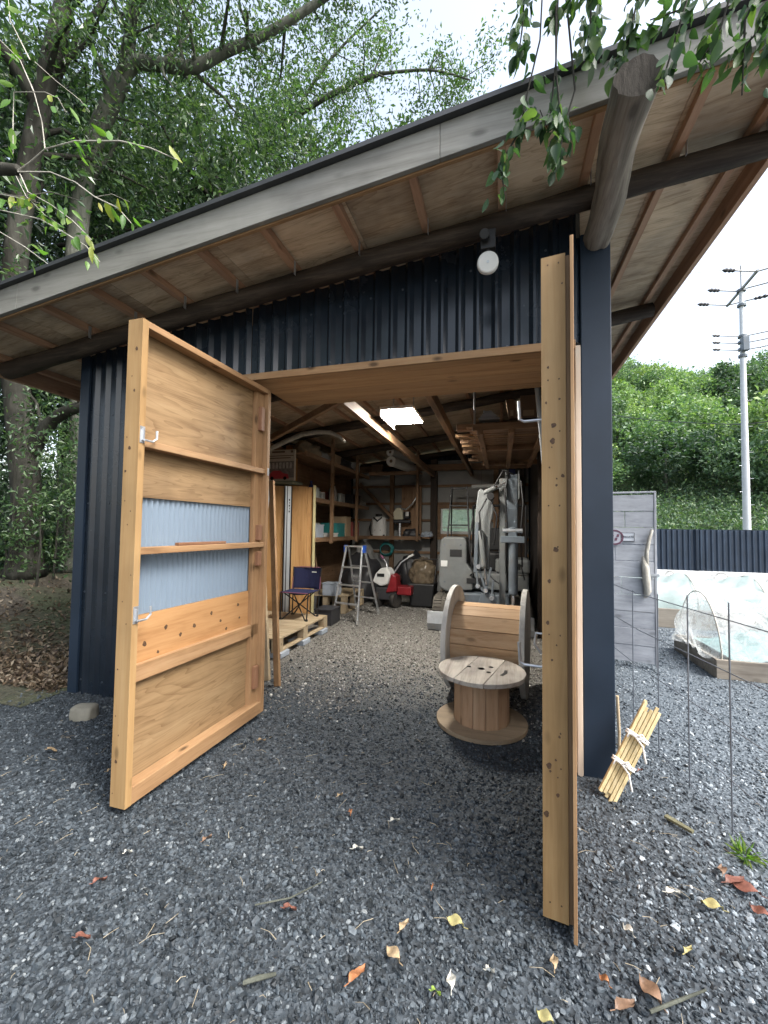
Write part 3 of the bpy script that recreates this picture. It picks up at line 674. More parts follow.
def bottle(x, y, z, h, r, mat, label, cat='bottle', group=None, capm='white', shape='bottle'):
    t = thing(cat.replace(' ', '_'), label, cat, (x, y, z), group)
    if shape == 'bottle': prof = [(0, 0), (r, 0), (r, h*.6), (r*.8, h*.72), (r*.35, h*.82), (r*.35, h*.9)]
    else: prof = [(0, 0), (r, 0), (r*1.02, h*.05), (r, h*.5), (r*1.02, h*.88), (r*.9, h*.9)]
    o = MB().lathe(prof, (x, y, z), n=14).build('body', mat, t, smooth=True); auto_smooth(o)
    MB().lathe([(r*.42 if shape == 'bottle' else r*.95, h*.9), (r*.42 if shape == 'bottle' else r*.95, h), (0, h)], (x, y, z), n=12).build('cap', M[capm], t)
    return t
pm = lambda n, c, r=.45: M.setdefault(n, paint(n, c, r))
pm('clutter_green', (.05,.10,.06)); pm('clutter_grey', (.30,.30,.29)); pm('clutter_brown', (.17,.11,.07)); pm('clutter_blue', (.03,.05,.22)); pm('clutter_card', (.38,.28,.18), .8); pm('clutter_glass', (.42,.46,.45), .2); pm('clutter_red', (.28,.06,.05)); pm('clutter_dark', (.04,.04,.045))
bottle(-3.10, 6.30, 2.0, .30, .05, M['clutter_blue'], 'dark blue bottle beside the printed box on the upper left shelf', 'bottle', capm='clutter_blue')
bottle(-3.08, 6.46, 2.0, .20, .055, M['clutter_glass'], 'clear glass jar next to the dark blue bottle on the shelf', 'jar', capm='clutter_grey', shape='jar')
kinds = [('clutter_glass', 'jar', 'glass jars on the middle left shelf', 'clear jar among tools on the middle left shelf'), ('clutter_grey', 'can', 'grey cans on the middle left shelf', 'grey can among tools on the middle left shelf')]
for k in range(9):
    m_, c_, g_, l_ = kinds[k % 2]
    bottle(-3.12-.28*(k % 3 == 2), 6.62+.15*k+(.1 if k > 1 else 0), 2.0, random.uniform(.14, .24), random.uniform(.04, .065), M[m_], l_, c_, g_, random.choice(['white', 'clutter_grey', 'black']), 'jar')
bottle(-3.06, 7.05, 2.0, .33, .045, M['clutter_glass'], 'pale tall bottle right behind the nearest shelf upright', 'bottle')
bottle(-3.10, 7.30, 2.0, .35, .05, M['clutter_grey'], 'grey spray bottle standing between the two left uprights', 'spray bottle', capm='black')
def crate(name, label, cat, x0, x1, y0, y1, z, h, mat, lid=None, group=None):
    t = thing(name, label, cat, ((x0+x1)/2, (y0+y1)/2, z), group)
    mb = MB(); w_ = .012
    mb.boxm(x0, x1, y0, y1, z, z+w_); mb.boxm(x0, x0+w_, y0, y1, z+w_, z+h); mb.boxm(x1-w_, x1, y0, y1, z+w_, z+h); mb.boxm(x0+w_, x1-w_, y0, y0+w_, z+w_, z+h); mb.boxm(x0+w_, x1-w_, y1-w_, y1, z+w_, z+h)
    mb.build('body', mat, t, bevel=.004)
    MB().boxm(x0-.01, x1+.01, y0-.01, y1+.01, z+h, z+h+.02).build(lid or 'lid', mat, t, bevel=.004)
    return t
crate('storage_box', 'teal plastic box on the lower left shelf between the uprights', 'box', -3.4, -3.05, 7.35, 7.75, 1.325, .26, M['teal'])
crate('storage_box', 'brown cardboard box at the far end of the lower left shelf', 'box', -3.4, -3.06, 7.85, 8.12, 1.325, .40, M['clutter_card'])
crate('storage_box', 'pale blue box low on the left shelf nearest the door', 'box', -3.35, -3.06, 6.45, 6.75, 1.325, .22, M['bricks'])
crate('tool_case', 'long white case lying on the front of the lower shelf', 'case', -3.15, -3.03, 6.95, 7.34, 1.325, .07, M['white'])
crate('tool_case', 'dark tool case on the middle shelf near the far upright', 'case', -3.4, -3.08, 8.25, 8.75, 2.0, .22, M['clutter_dark'])
crate('storage_box', 'dark red box behind the sprayer on the left shelf', 'box', -3.45, -3.08, 8.3, 8.7, 1.325, .3, M['clutter_red'])
def lump(name, label, cat, c, s, mat, seed=0, group=None):
    bm = bmesh.new(); bmesh.ops.create_icosphere(bm, subdivisions=4, radius=1); rn = random.Random(seed)
    from mathutils import noise as mn
    off = Vector((rn.random()*9, rn.random()*9, rn.random()*9))
    for v in bm.verts:
        d = 1+.35*mn.noise(v.co*1.8+off)+.13*mn.noise(v.co*5+off); p = v.co*d; p.z = max(p.z, -.55); v.co = Vector((p.x*s[0], p.y*s[1], (p.z+.55)*s[2]))
    me = bpy.data.meshes.new(name); bm.to_mesh(me); bm.free(); me.polygons.foreach_set('use_smooth', [True]*len(me.polygons)); me.materials.append(mat)
    o = bpy.data.objects.new(name, me); COL.objects.link(o); o.location = c; ORG[o] = Vector(c); return tagp(o, label, cat, group)
lump('sack', 'crumpled grey brown sack nearest the post on the top left shelf', 'sack', (-3.22, 6.35, 2.715), (.22, .30, .17), M['tan_bag'], 1)
lump('sack', 'pale crumpled bundle in the middle of the top left shelf', 'bundle', (-3.25, 6.9, 2.715), (.2, .28, .12), M['clutter_grey'], 2)
lump('sack', 'dark bundle at the far end of the top left shelf', 'bundle', (-3.25, 7.9, 2.715), (.2, .5, .16), M['clutter_dark'], 3)
lump('sack', 'dark bundle lying beside the paper rolls on the back top shelf', 'bundle', (-2.45, 9.28, 2.815), (.26, .14, .10), M['clutter_dark'], 4)
lump('hose', 'small pale bundle on the middle shelf above the white sprayer', 'bundle', (-3.15, 8.9, 2.0), (.14, .2, .1), M['clutter_grey'], 5)
for i, (x, z, r, l) in enumerate(((-2.22, 2.92, .105, 'lower of two big white paper rolls on the top back shelf'), (-2.24, 3.11, .085, 'upper of two big white paper rolls on the top back shelf'))):
    t = thing('paper_roll', l, 'roll', (x, 8.2, z), 'white paper rolls')
    o = MB().lathe([(r*.35, 0), (r, 0), (r, 1.25), (r*.35, 1.25)], (x, 8.2, z), (.18, 1, 0), 24, False).build('paper', M['roll'], t); auto_smooth(o)
    MB().lathe([(0, .01), (r*.34, .0), (r*.34, 1.2)], (x, 8.2, z), (.18, 1, 0), 14).build('core', M['clutter_brown'], t)
# backpack sprayer
t = thing('backpack_sprayer', 'white backpack sprayer tank on the lower back shelf', 'sprayer', (-2.76, 9.15, 1.325))
o = MB().lathe([(0, 0), (.15, 0), (.165, .03), (.165, .30), (.15, .40), (.12, .45), (.075, .47)], (-2.76, 9.2, 1.325), n=20); 
o = o.build('tank', M['white'], t, smooth=True); o.scale = (1.12, .7, 1); auto_smooth(o)
MB().lathe([(.075, 0), (.08, .02), (.08, .06), (0, .065)], (-2.76, 9.17, 1.79), n=16).build('lid', M['black'], t)
mb = MB().tube([(-2.86, 9.08, 1.77), (-2.76, 9.05, 1.68), (-2.66, 9.08, 1.77)], .018, 8); mb.build('carry_handle', M['black'], t, smooth=True)
MB().boxm(-2.83, -2.69, 9.076, 9.080, 1.46, 1.485).build('label_plate', M['black'], t)
mb = MB().boxm(-2.92, -2.60, 9.1, 9.3, 1.325, 1.37); mb.tube([(-2.95, 9.18, 1.34), (-2.97, 9.12, 1.55), (-2.93, 9.18, 1.72)], .012, 8); mb.build('frame', M['black'], t)
# outboard style engine on the shelf
t = thing('engine_unit', 'cream and black small engine with handle on the back shelf', 'engine', (-2.2, 9.2, 1.325))
MB().prism([(-2.38,1.72),(-2.40,1.88),(-2.34,1.98),(-2.26,2.0),(-2.18,1.93),(-2.16,1.72)], (0,9.10,0), (1,0,0), (0,0,1), (0,.18,0)).build('cowl', M['cream'], t, bevel=.02)
MB().boxm(-2.15, -2.02, 9.1, 9.26, 1.74, 1.90).build('fuel_tank', M['black'], t, bevel=.015)
MB().boxm(-2.10, -2.03, 9.085, 9.098, 1.80, 1.90).build('plate', M['white'], t)
MB().boxm(-2.40, -2.0, 9.12, 9.26, 1.64, 1.715).build('crankcase', M['clutter_dark'], t, bevel=.02)
MB().tube([(-2.26, 9.19, 1.65), (-2.26, 9.19, 1.33)], .035, 10).build('shaft', M['galv'], t)
MB().tube([(-2.30, 9.16, 2.0), (-2.1, 9.12, 1.95), (-1.95, 9.1, 2.08), (-1.84, 9.12, 2.26)], .018, 8).build('handle', M['galv'], t, smooth=True)
lump('tarp', 'dark pile of straps beside the cream engine on the shelf', 'pile', (-2.0, 9.2, 1.325), (.2, .1, .12), M['clutter_dark'], 8)
lump('tarp', 'pale blue folded bundle at the right end of the back shelf', 'bundle', (-1.64, 9.28, 1.33), (.13, .12, .08), M['bricks'], 9)
MB().boxm(-1.72, -1.55, 9.13, 9.42, 1.298, 1.322).build('shelf_end', M['dim_x'], [x for x in COL.objects if x.name == 'storage_shelf'][0])
MB().boxm(-2.28, -1.80, 9.43, 9.465, 1.35, 2.5).build('board', M['dim_z']); tagp(COL.objects['board'], 'brown upright board against the back wall behind the engine', 'board')

# driftwood branch hung across
o = MB().tube([(-3.30, 4.75, 2.50), (-2.85, 4.6, 2.51), (-2.62, 4.6, 2.60), (-2.40, 4.6, 2.675), (-2.2, 4.6, 2.69), (-2.02, 4.6, 2.675), (-1.90, 4.6, 2.62), (-1.83, 4.6, 2.55)], [.03,.03,.03,.03,.027,.025,.022,.017], 10).build('driftwood', M['twig'], smooth=True, loc=(-2.6, 4.6, 2.5))
tagp(o, 'long curved pale driftwood branch above the printed box', 'branch')
# sheet goods, rail and printed box standing at the left
def board(name, label, x0, x1, y0, y1, z0, z1, mat, cat='board', lean=.03, group=None):
    b = MB(); c = Vector(((x0+x1)/2, (y0+y1)/2, (z0+z1)/2)); ax = Vector(((x1-x0)/2, 0, 0)); az = Vector((0, lean, 1)).normalized()*((z1-z0)/2); ay = Vector((0, 1, -lean)).normalized()*((y1-y0)/2)
    o = b.obox(c, ax, ay, az).build(name, mat, loc=(c.x, c.y, z0), bevel=.003); return tagp(o, label, cat, group)
SA, SB = Vector((-3.42, 5.60, 0)), Vector((-2.845, 5.95, 0)); SD = (SB-SA); SL = SD.length; SD.normalize(); SN = Vector((SD.y, -SD.x, 0))   # row of sheets facing the doorway
def sheet_box(mb, u0, u1, n0, n1, z0, z1): return mb.obox(SA+SD*(SL*(u0+u1)/2)+SN*((n0+n1)/2)+Vector((0,0,(z0+z1)/2)), SD*(SL*(u1-u0)/2), SN*((n1-n0)/2), Vector((0,0,(z1-z0)/2)))
for u0, u1, n0, n1, z1, nm, l, m in ((-.25, .27, -.02, 0, 2.15, 'plywood_sheet', 'tan plywood sheet left of the aluminium rail', M['ply_sheet']), (.46, .80, -.02, 0, 2.16, 'plywood_sheet', 'wide tan plywood sheet behind the camping chair', M['ply_sheet']),
        (.803, .93, -.03, -.005, 2.15, 'plywood_sheet', 'narrow tan plywood strip beside the pale yellow sheet edge', M['ply_sheet']), (.935, 1.0, -.05, .03, 2.18, 'foam_sheet', 'thin pale yellow sheet edge standing nearest the shelving', wood('yellow_sheet', (.40,.34,.16), (.55,.49,.27), (.62,.57,.36), 'z', knots=.2))):
    tagp(sheet_box(MB(), u0, u1, n0, n1, .012, z1).build(nm, m, loc=SA+SD*(SL*(u0+u1)/2), bevel=.003), l, 'sheet')
t = thing('aluminium_rail', 'upright aluminium rail with dark edges between plywood sheets', 'rail', SA+SD*SL*.365)
sheet_box(MB(), .30, .43, .0, .04, .012, 2.15).build('channel', M['alu'], t, bevel=.003)
for u in (.29, .345, .44): sheet_box(MB(), u-.008, u+.008, .0405, .050, .012, 2.15).build('edge_strip', M['navy'], t)
mb = MB()
for k in range(5): sheet_box(mb, .38+.012*(k % 2), .405, .0405, .043, 1.74+.045*k, 1.768+.045*k)
mb.build('print', M['black'], t)
t = thing('bracket_shelf', 'small grey green shelf board under the printed box', 'shelf', (-3.2, 5.62, 2.17))
MB().boxm(-3.55, -3.0, 5.5, 5.8, 2.175, 2.21).build('board', paint('mossy_board', (.16,.18,.14), .8), t, bevel=.003)
MB().beam((-3.50, 5.52, 2.17), (-3.56, 5.56, 1.5), .04, .05).build('prop', M['grey_z'], t)
_n0 = set(COL.objects)
t = thing('printed_box', 'printed carton with a red car picture on the small shelf', 'carton', (-3.25, 5.7, 2.21))
MB().boxm(-3.50, -3.03, 5.58, 5.62, 2.212, 2.70).build('carton', paint('carton_print', (.50,.46,.40), .55), t, bevel=.004)
pic = MB().boxm(-3.49, -3.04, 5.5755, 5.579, 2.24, 2.52).build('picture', paint('photo_print', (.20,.19,.19), .4, .5, 0, 16), t)
MB().boxm(-3.49, -3.04, 5.574, 5.5752, 2.222, 2.265).build('picture_ground', paint('print_ground', (.48,.44,.38), .5), t)
car = [(-3.50+.02,2.25),(-3.48,2.31),(-3.44,2.335),(-3.40,2.375),(-3.27,2.375),(-3.22,2.335),(-3.14,2.32),(-3.12,2.25)]
MB().prism(car, (0,5.5735,0), (1,0,0), (0,0,1), (0,-.0012,0)).build('picture_car', paint('print_red', (.50,.06,.08), .4), t)
mb = MB()
for x in (-3.41, -3.19): mb.lathe([(0, 0), (.028, 0)], (x, 5.5718, 2.26), (0, -1, 0), 14)
mb.build('picture_wheels', M['black'], t)
mb = MB()
for i in range(7): mb.boxm(-3.47+.06*i, -3.435+.06*i, 5.5742, 5.5752, 2.41, 2.50)
mb.build('picture_windows', paint('print_light', (.45,.44,.42), .4, .3, 0, 30), t)
mb = MB(); mb.boxm(-3.42, -3.20, 5.577, 5.5795, 2.655, 2.68); mb.boxm(-3.48, -3.05, 5.577, 5.5795, 2.60, 2.612); mb.boxm(-3.46, -3.10, 5.577, 5.5795, 2.565, 2.58)
mb.boxm(-3.10, -3.06, 5.577, 5.5795, 2.65, 2.685); mb.build('print_lines', paint('print_brown', (.12,.08,.06), .5), t)

for o_ in set(COL.objects)-_n0:
    if not o_.parent: o_.location.x -= 0
# pallets
def pallet(name, label, x0, x1, y0, y1, z, cat='pallet', h=.14, boards=8, mat=None):
    t = thing(name, label, cat, ((x0+x1)/2, (y0+y1)/2, z)); m = mat or M['pale_x']
    for i in range(3):
        x = x0+(x1-x0-.09)*i/2
        for j in range(3):
            y = y0+(y1-y0-.12)*j/2; MB().boxm(x, x+.09, y, y+.12, z+.018, z+h-.022).build('block', m, t, bevel=.004)
        MB().boxm(x, x+.09, y0, y1, z, z+.0175).build('runner', m, t, bevel=.002)
    w_ = (y1-y0)/boards
    for i in range(boards): MB().boxm(x0, x1, y0+w_*i, y0+w_*(i+1)-.006, z+h-.0215, z+h).build('deck_board', m, t, bevel=.002)
    return t
M['pale_x'] = wood('pale_pallet', (.34,.25,.15), (.48,.38,.25), (.58,.48,.34), 'x', knots=.6, vary=.2, stain=.2)
pallet('pallet', 'pale timber pallet deck carrying the camping chair', -3.55, -2.43, 4.18, 5.55, .075, h=.165, boards=9)
for i, y in enumerate((4.3, 4.85, 5.4)):
    o = MB().boxm(-2.62, -2.40, y-.10, y+.10, .012, .073).build('paving_block', M['bricks'], loc=(-2.5, y, .012), bevel=.006)
    tagp(o, ['pale blue paving block under the near end of the pallet', 'pale blue paving block under the middle of the pallet', 'pale blue paving block under the far corner of the pallet'][i], 'paving block')
pallet('pallet', 'pallet lying on the floor behind the stepladder', -3.4, -2.62, 6.75, 7.75, .012, h=.30, boards=6)
crate('storage_box', 'pale blue grey box on the pallet behind the chair', 'box', -3.05, -2.78, 6.72, 6.95, .315, .20, M['bricks'])
crate('black_crate', 'low black crate on the floor at the pallet end', 'crate', -2.78, -2.50, 5.85, 6.2, .012, .22, M['clutter_dark'])
lump('machine', 'dark covered machine in the corner behind the stepladder', 'machine', (-2.85, 8.3, .012), (.42, .45, .60), M['clutter_dark'], 13)
for k, (z, l) in enumerate(((.012, 'bottom black tyre of the stack under the back shelf'), (.185, 'middle black tyre of the stack under the back shelf'), (.358, 'top black tyre of the stack under the back shelf'))):
    tt = thing('tyre', l, 'tyre', (-2.42, 8.75, z))
    o = MB().lathe([(.17,.02),(.23,.0),(.28,.02),(.295,.05),(.295,.12),(.28,.15),(.23,.17),(.17,.15),(.16,.085),(.17,.02)], (-2.42+.02*k, 8.75, z), n=28, cap=False).build('tread', M['rubber'], tt); auto_smooth(o)
lump('tarp_pile', 'dark tarpaulin heap against the back wall under the shelf', 'tarpaulin', (-1.95, 9.25, .012), (.42, .26, .62), M['clutter_dark'], 23)
lump('tarp_pile', 'grey covered bulk at the right end under the back shelf', 'tarpaulin', (-3.2, 9.2, .012), (.35, .3, .75), M['clutter_grey'], 24)
o = MB().tube([Vector((-2.62+.17*math.cos(a*.35)*(1-.004*a), 9.40-.006*a*.3, 1.02+.17*math.sin(a*.35)*(1-.004*a))) for a in range(70)], .014, 8).build('coiled_hose', M['teal'], loc=(-2.62, 9.4, 1.02), smooth=True); tagp(o, 'coiled green hose hanging on the back wall under the shelf', 'hose')
for nm, l, c, a in (('storage_box', 'flat cardboard box at the near end of the top left shelf', 'box', (-3.5, -3.1, 7.15, 7.6, 2.715, .2, M['clutter_card'])), ('storage_box', 'white box behind the second upright on the top left shelf', 'box', (-3.45, -3.1, 8.4, 8.75, 2.715, .22, M['white'])),
                    ('tool_case', 'dark red tool box on the middle left shelf past the jars', 'case', (-3.5, -3.3, 7.4, 7.8, 2.0, .2, M['clutter_red'])), ('storage_box', 'brown box on the top back shelf left of the paper rolls', 'box', (-2.95, -2.7, 9.16, 9.4, 2.815, .18, M['clutter_brown']))): crate(nm, l, c, *a)
for k, (x, y, c) in enumerate(((-3.25, 6.62, 'clutter_blue'), (-3.22, 6.78, 'clutter_red'), (-3.2, 8.82, 'clutter_green'))):
    bottle(x, y, 1.325, .24+.03*k, .06, M[c], ['blue paint can on the lower left shelf', 'red paint can on the lower left shelf', 'green canister at the corner of the lower left shelf'][k], 'can', capm='clutter_grey', shape='jar')
# garden tools hung on the left wall below the shelves
for k, (y, l, m_) in enumerate(((6.7, 'long handled spade leaning at the left wall near the pallet', 'galv'), (7.05, 'long handled rake leaning at the left wall', 'clutter_dark'))):
    tt = thing('garden_tool', l, 'garden tool', (-3.3, y, .012)); MB().tube([(-3.25, y, .28), (-3.45, y+.1, 1.28)], .015, 8).build('shaft', M['dim_z'], tt)
    MB().obox((-3.22, y, .15), (.02, 0, 0), (0, .11, 0), (.02, 0, .14)).build('blade', M[m_], tt, bevel=.006)
# camping chair
t = thing('camping_chair', 'navy folding camping chair with mauve piping on the pallet', 'camping chair', (-2.72, 5.25, .24))
cx0, cx1, cy0, cy1, cz = -2.93, -2.53, 5.08, 5.42, .24
for a, b_ in (((cx0+.02, cy0, cz), (cx1-.02, cy1-.05, .60)), ((cx1-.02, cy0, cz), (cx0+.02, cy1-.05, .60)), ((cx0+.02, cy1, cz), (cx1-.02, cy0+.05, .60)), ((cx1-.02, cy1, cz), (cx0+.02, cy0+.05, .60)),
              ((cx0, cy0, cz), (cx0-.01, cy0+.02, .62)), ((cx1, cy0, cz), (cx1+.01, cy0+.02, .62)), ((cx0, cy1, cz), (cx0-.02, cy1+.06, .93)), ((cx1, cy1, cz), (cx1+.02, cy1+.06, .93))):
    MB().tube([a, b_], .009, 8).build('leg', M['black'], t, smooth=True)
mb = MB()
for x in (cx0, cx1):
    for y in (cy0, cy1): mb.lathe([(.018, 0), (.018, .025)], (x, y, cz), n=10)
mb.build('foot', M['black'], t)
n = 8; vs = []; fs = []
for i in range(n+1):
    for j in range(n+1):
        u, v = i/n, j/n; vs.append((cx0-.01+(cx1-cx0+.02)*u, cy0+.0+(cy1-cy0+.02)*v, .61-.05*math.sin(math.pi*u)*math.sin(math.pi*v)))
fs = [(i*(n+1)+j, (i+1)*(n+1)+j, (i+1)*(n+1)+j+1, i*(n+1)+j+1) for i in range(n) for j in range(n)]
MB().add(vs, fs).build('seat', M['navy_cloth'], t, smooth=True, solid=.01)
vs = []
for i in range(n+1):
    for j in range(n+1):
        u, v = i/n, j/n; vs.append((cx0-.015+(cx1-cx0+.03)*u, cy1+.03+.04*v+.04*math.sin(math.pi*u), .62+.30*v))
MB().add(vs, fs).build('backrest', M['navy_cloth'], t, smooth=True, solid=.012)
edge = [(cx0-.016, cy1+.022, .62), (cx0-.018, cy1+.062, .925), (cx0+.1, cy1+.09, .93), (cx1-.1, cy1+.09, .93), (cx1+.018, cy1+.062, .925), (cx1+.016, cy1+.022, .62)]
MB().tube(edge, .006, 6).build('piping', M['cloth_trim'], t)
MB().tube([(cx0-.012, cy0, .612), (cx1+.012, cy0, .612)], .006, 6).build('piping', M['cloth_trim'], t)
MB().boxm(cx1-.12, cx1-.05, cy1+.045, cy1+.049, .855, .87).build('logo_patch', M['white'], t)
# timber props at the left door
for i, (a, b_, l) in enumerate((((-2.03, 3.50, .005), (-2.48, 4.05, 2.02), 'taller timber leaning beside the left door'), ((-2.20, 3.60, .005), (-2.47, 3.86, 1.35), 'shorter timber leaning behind the taller one by the left door'))):
    o = MB().beam(a, b_, .055, .04, (0, 1, 0)).build('timber', M['pale_x'] if i else M['pine_z'], loc=a, bevel=.003); tagp(o, l, 'timber')
o = MB().tube([(-2.56, 3.9, .005), (-2.55, 4.1, 2.0)], .02, 8).build('grey_pole', M['pvc'], loc=(-2.56, 3.9, 0)); tagp(o, 'thin grey pole standing behind the leaning timbers', 'pole')
# aluminium stepladder
t = thing('stepladder', 'open aluminium stepladder with blue hinge cap on the gravel floor', 'stepladder', (-2.3, 6.5, .012))
FL, FR, BL, BR = Vector((-2.62, 6.16, .015)), Vector((-2.14, 6.03, .015)), Vector((-2.52, 7.05, .015)), Vector((-2.06, 6.93, .015))
TL_, TR_ = Vector((-2.52, 6.50, 1.19)), Vector((-2.22, 6.44, 1.19)); TBL, TBR = TL_+Vector((.01, .08, 0)), TR_+Vector((.01, .08, 0))
for a, b_ in ((FL, TL_), (FR, TR_), (BL, TBL), (BR, TBR)):
    MB().beam(a, b_, .045, .022, (1, 0, 0)).build('rail', M['alu'], t, bevel=.002)
    MB().beam(a-Vector((0,0,.004)), a+(b_-a)*.05, .055, .032, (1, 0, 0)).build('foot', M['clutter_grey'], t, bevel=.003)
for k, f in enumerate((.24, .48, .72)):
    MB().beam(FL.lerp(TL_, f), FR.lerp(TR_, f), .06, .022).build('step', M['alu'], t, bevel=.002)
    MB().beam(BL.lerp(TBL, f), BR.lerp(TBR, f), .03, .022).build('step', M['alu'], t, bevel=.002)
MB().beam(TL_+Vector((-.02,.04,.012)), TR_+Vector((.02,.04,.012)), .13, .025).build('top_step', M['alu'], t, bevel=.003)
MB().obox(TR_+Vector((.03, .03, -.03)), (.018, 0, 0), (0, .05, 0), (0, 0, .06)).build('hinge_cap', M['blue'], t, bevel=.004)
MB().obox(TL_+Vector((-.03, .03, -.03)), (.012, 0, 0), (0, .05, 0), (0, 0, .06)).build('hinge_cap', M['blue'], t, bevel=.004)
# tiller
t = thing('garden_tiller', 'red and white walk behind tiller at the back of the shed', 'tiller', (-2.0, 7.7, .012))
MB().prism([(-2.36,.50),(-2.30,.66),(-2.20,.76),(-2.08,.78),(-2.00,.66),(-2.06,.46),(-2.2,.42)], (0,7.45,0), (1,0,0), (0,0,1), (.05,.22,0)).build('cowl', M['white'], t, bevel=.03)
MB().prism([(-2.10,.30),(-2.05,.44),(-1.99,.66),(-1.90,.62),(-1.88,.34)], (0,7.46,0), (1,0,0), (0,0,1), (.03,.24,0)).build('side_cover', M['red'], t, bevel=.02)
MB().boxm(-1.95, -1.62, 7.55, 7.85, .26, .42).build('tine_guard', M['red'], t, bevel=.02)
MB().boxm(-2.26, -2.12, 7.435, 7.452, .60, .66).build('vent', M['black'], t, bevel=.004)
MB().boxm(-2.3, -1.9, 7.5, 7.72, .16, .40).build('engine_block', M['clutter_dark'], t, bevel=.02)
for x in (-1.93, -2.26):
    wl = MB().lathe([(.07, -.045), (.145, -.045), (.155, -.03), (.155, .03), (.145, .045), (.07, .045)], (x, 7.58, .167), (.9, -.35, 0), 20).build('wheel', M['rubber'], t); auto_smooth(wl)
    MB().lathe([(0, -.035), (.069, -.03), (.069, .03), (0, .035)], (x, 7.58, .167), (.9, -.35, 0), 14).build('rim', M['galv'], wl)
MB().tube([(-2.02, 7.62, .60), (-1.86, 7.7, .86), (-1.66, 7.72, 1.0)], .016, 8).build('handlebar', M['galv'], t, smooth=True)
MB().tube([(-2.10, 7.62, .72), (-2.16, 7.68, .86), (-2.24, 7.7, .95)], .016, 8).build('handlebar', M['galv'], t, smooth=True)
MB().tube([(-1.72, 7.72, .97), (-1.62, 7.72, 1.015)], .022, 8).build('grip', M['white'], t); MB().tube([(-2.2, 7.69, .92), (-2.27, 7.7, .98)], .022, 8).build('grip', M['cloth_trim'], t)
# black carrier with brown wrapped sacks
t = thing('wheeled_bin', 'black cart holding brown plastic wrapped bags beside the tiller', 'cart', (-1.47, 7.95, .012))
mb = MB().prism([(-1.68,.03),(-1.74,.46),(-1.22,.46),(-1.27,.03)], (0,7.75,0), (1,0,0), (0,0,1), (0,.5,0)); mb.build('tub', M['black'], t, bevel=.02)
MB().tube([(-1.73, 7.78, .46), (-1.80, 7.85, .93), (-1.18, 7.85, .93), (-1.23, 7.78, .46)], .014, 8).build('frame', M['black'], t, smooth=True)
lump('plastic_sack', 'brown plastic wrapped sack standing in the black cart', 'sack', (-1.48, 8.0, .44), (.26, .22, .32), paint('wrapped_sack', (.16,.125,.085), .25, .4, 0, 9, .6), 17)
# dark stepladder in front of the window
t = thing('tall_ladder', 'tall dark stepladder standing in front of the back window', 'ladder', (-.9, 8.6, 0))
l0, l1, u0, u1 = Vector((-1.17, 8.5, .012)), Vector((-.58, 8.5, .012)), Vector((-1.02, 8.75, 2.42)), Vector((-.70, 8.75, 2.42))
for a, b_ in ((l0, u0), (l1, u1)): MB().beam(a, b_, .03, .05, (0, 1, 0)).build('rail', M['clutter_dark'], t, bevel=.003)
for f in (.15, .32, .49, .66, .83, .985): MB().beam(l0.lerp(u0, f), l1.lerp(u1, f), .06, .03).build('step', M['clutter_dark'], t, bevel=.003)
for a, b_ in ((Vector((-1.1, 9.25, .012)), u0+Vector((0,.06,-.03))), (Vector((-.62, 9.25, .012)), u1+Vector((0,.06,-.03)))): MB().beam(a, b_, .025, .04, (0, 1, 0)).build('rail', M['clutter_dark'], t)
# long white tube across the back wall
o = MB().tube([(-.62, 9.0, 2.44), (.42, 9.0, 2.48)], .04, 12).build('white_tube', M['white'], loc=(-.1, 9.3, 2.36), smooth=True); tagp(o, 'long white tube lying level high on the back wall', 'tube')

# mini excavator
t = thing('mini_excavator', 'faded grey mini excavator parked nose out with folded arm', 'excavator', (-.3, 7.0, .012))
MB().prism([(-1.02,.52),(-1.03,.95),(-1.0,1.33),(-.94,1.38),(-.60,1.38),(-.56,1.30),(-.56,.95),(-.46,.80),(-.46,.50),(-.9,.46)], (0,7.0,0), (1,0,0), (0,0,1), (0,.8,0)).build('hood', M['ex_grey'], t, bevel=.03)
MB().boxm(-.55, .44, 7.12, 7.9, .50, .78).build('deck', M['ex_grey'], t, bevel=.03)
MB().boxm(-.10, .46, 7.2, 7.9, .785, 1.02).build('side_tank', M['ex_grey'], t, bevel=.04)
MB().boxm(-.45, .15, 7.45, 7.85, .785, 1.12).build('seat', M['black'], t, bevel=.05)
MB().boxm(-.45, .15, 7.8, 7.9, 1.125, 1.55).build('seat_back', M['black'], t, bevel=.04)
for x in (-.35, -.2, .05): MB().tube([(x, 7.2, .78), (x-.01, 7.16, 1.40)], .012, 8).build('lever', M['black'], t)
for x in (-.5, .42): MB().tube([(x, 7.75, 1.0), (x, 7.7, 1.95)], .022, 8).build('canopy_post', M['black'], t)
MB().tube([(-.5, 7.7, 1.95), (.42, 7.7, 1.95)], .022, 8).build('canopy_post', M['black'], t)
MB().boxm(-.99, -.88, 6.985, 6.998, .88, .98).build('label_plate', M['white'], t)
MB().boxm(-.56, -.28, 6.985, 7.1, .62, .70).build('step_slot', M['black'], t)
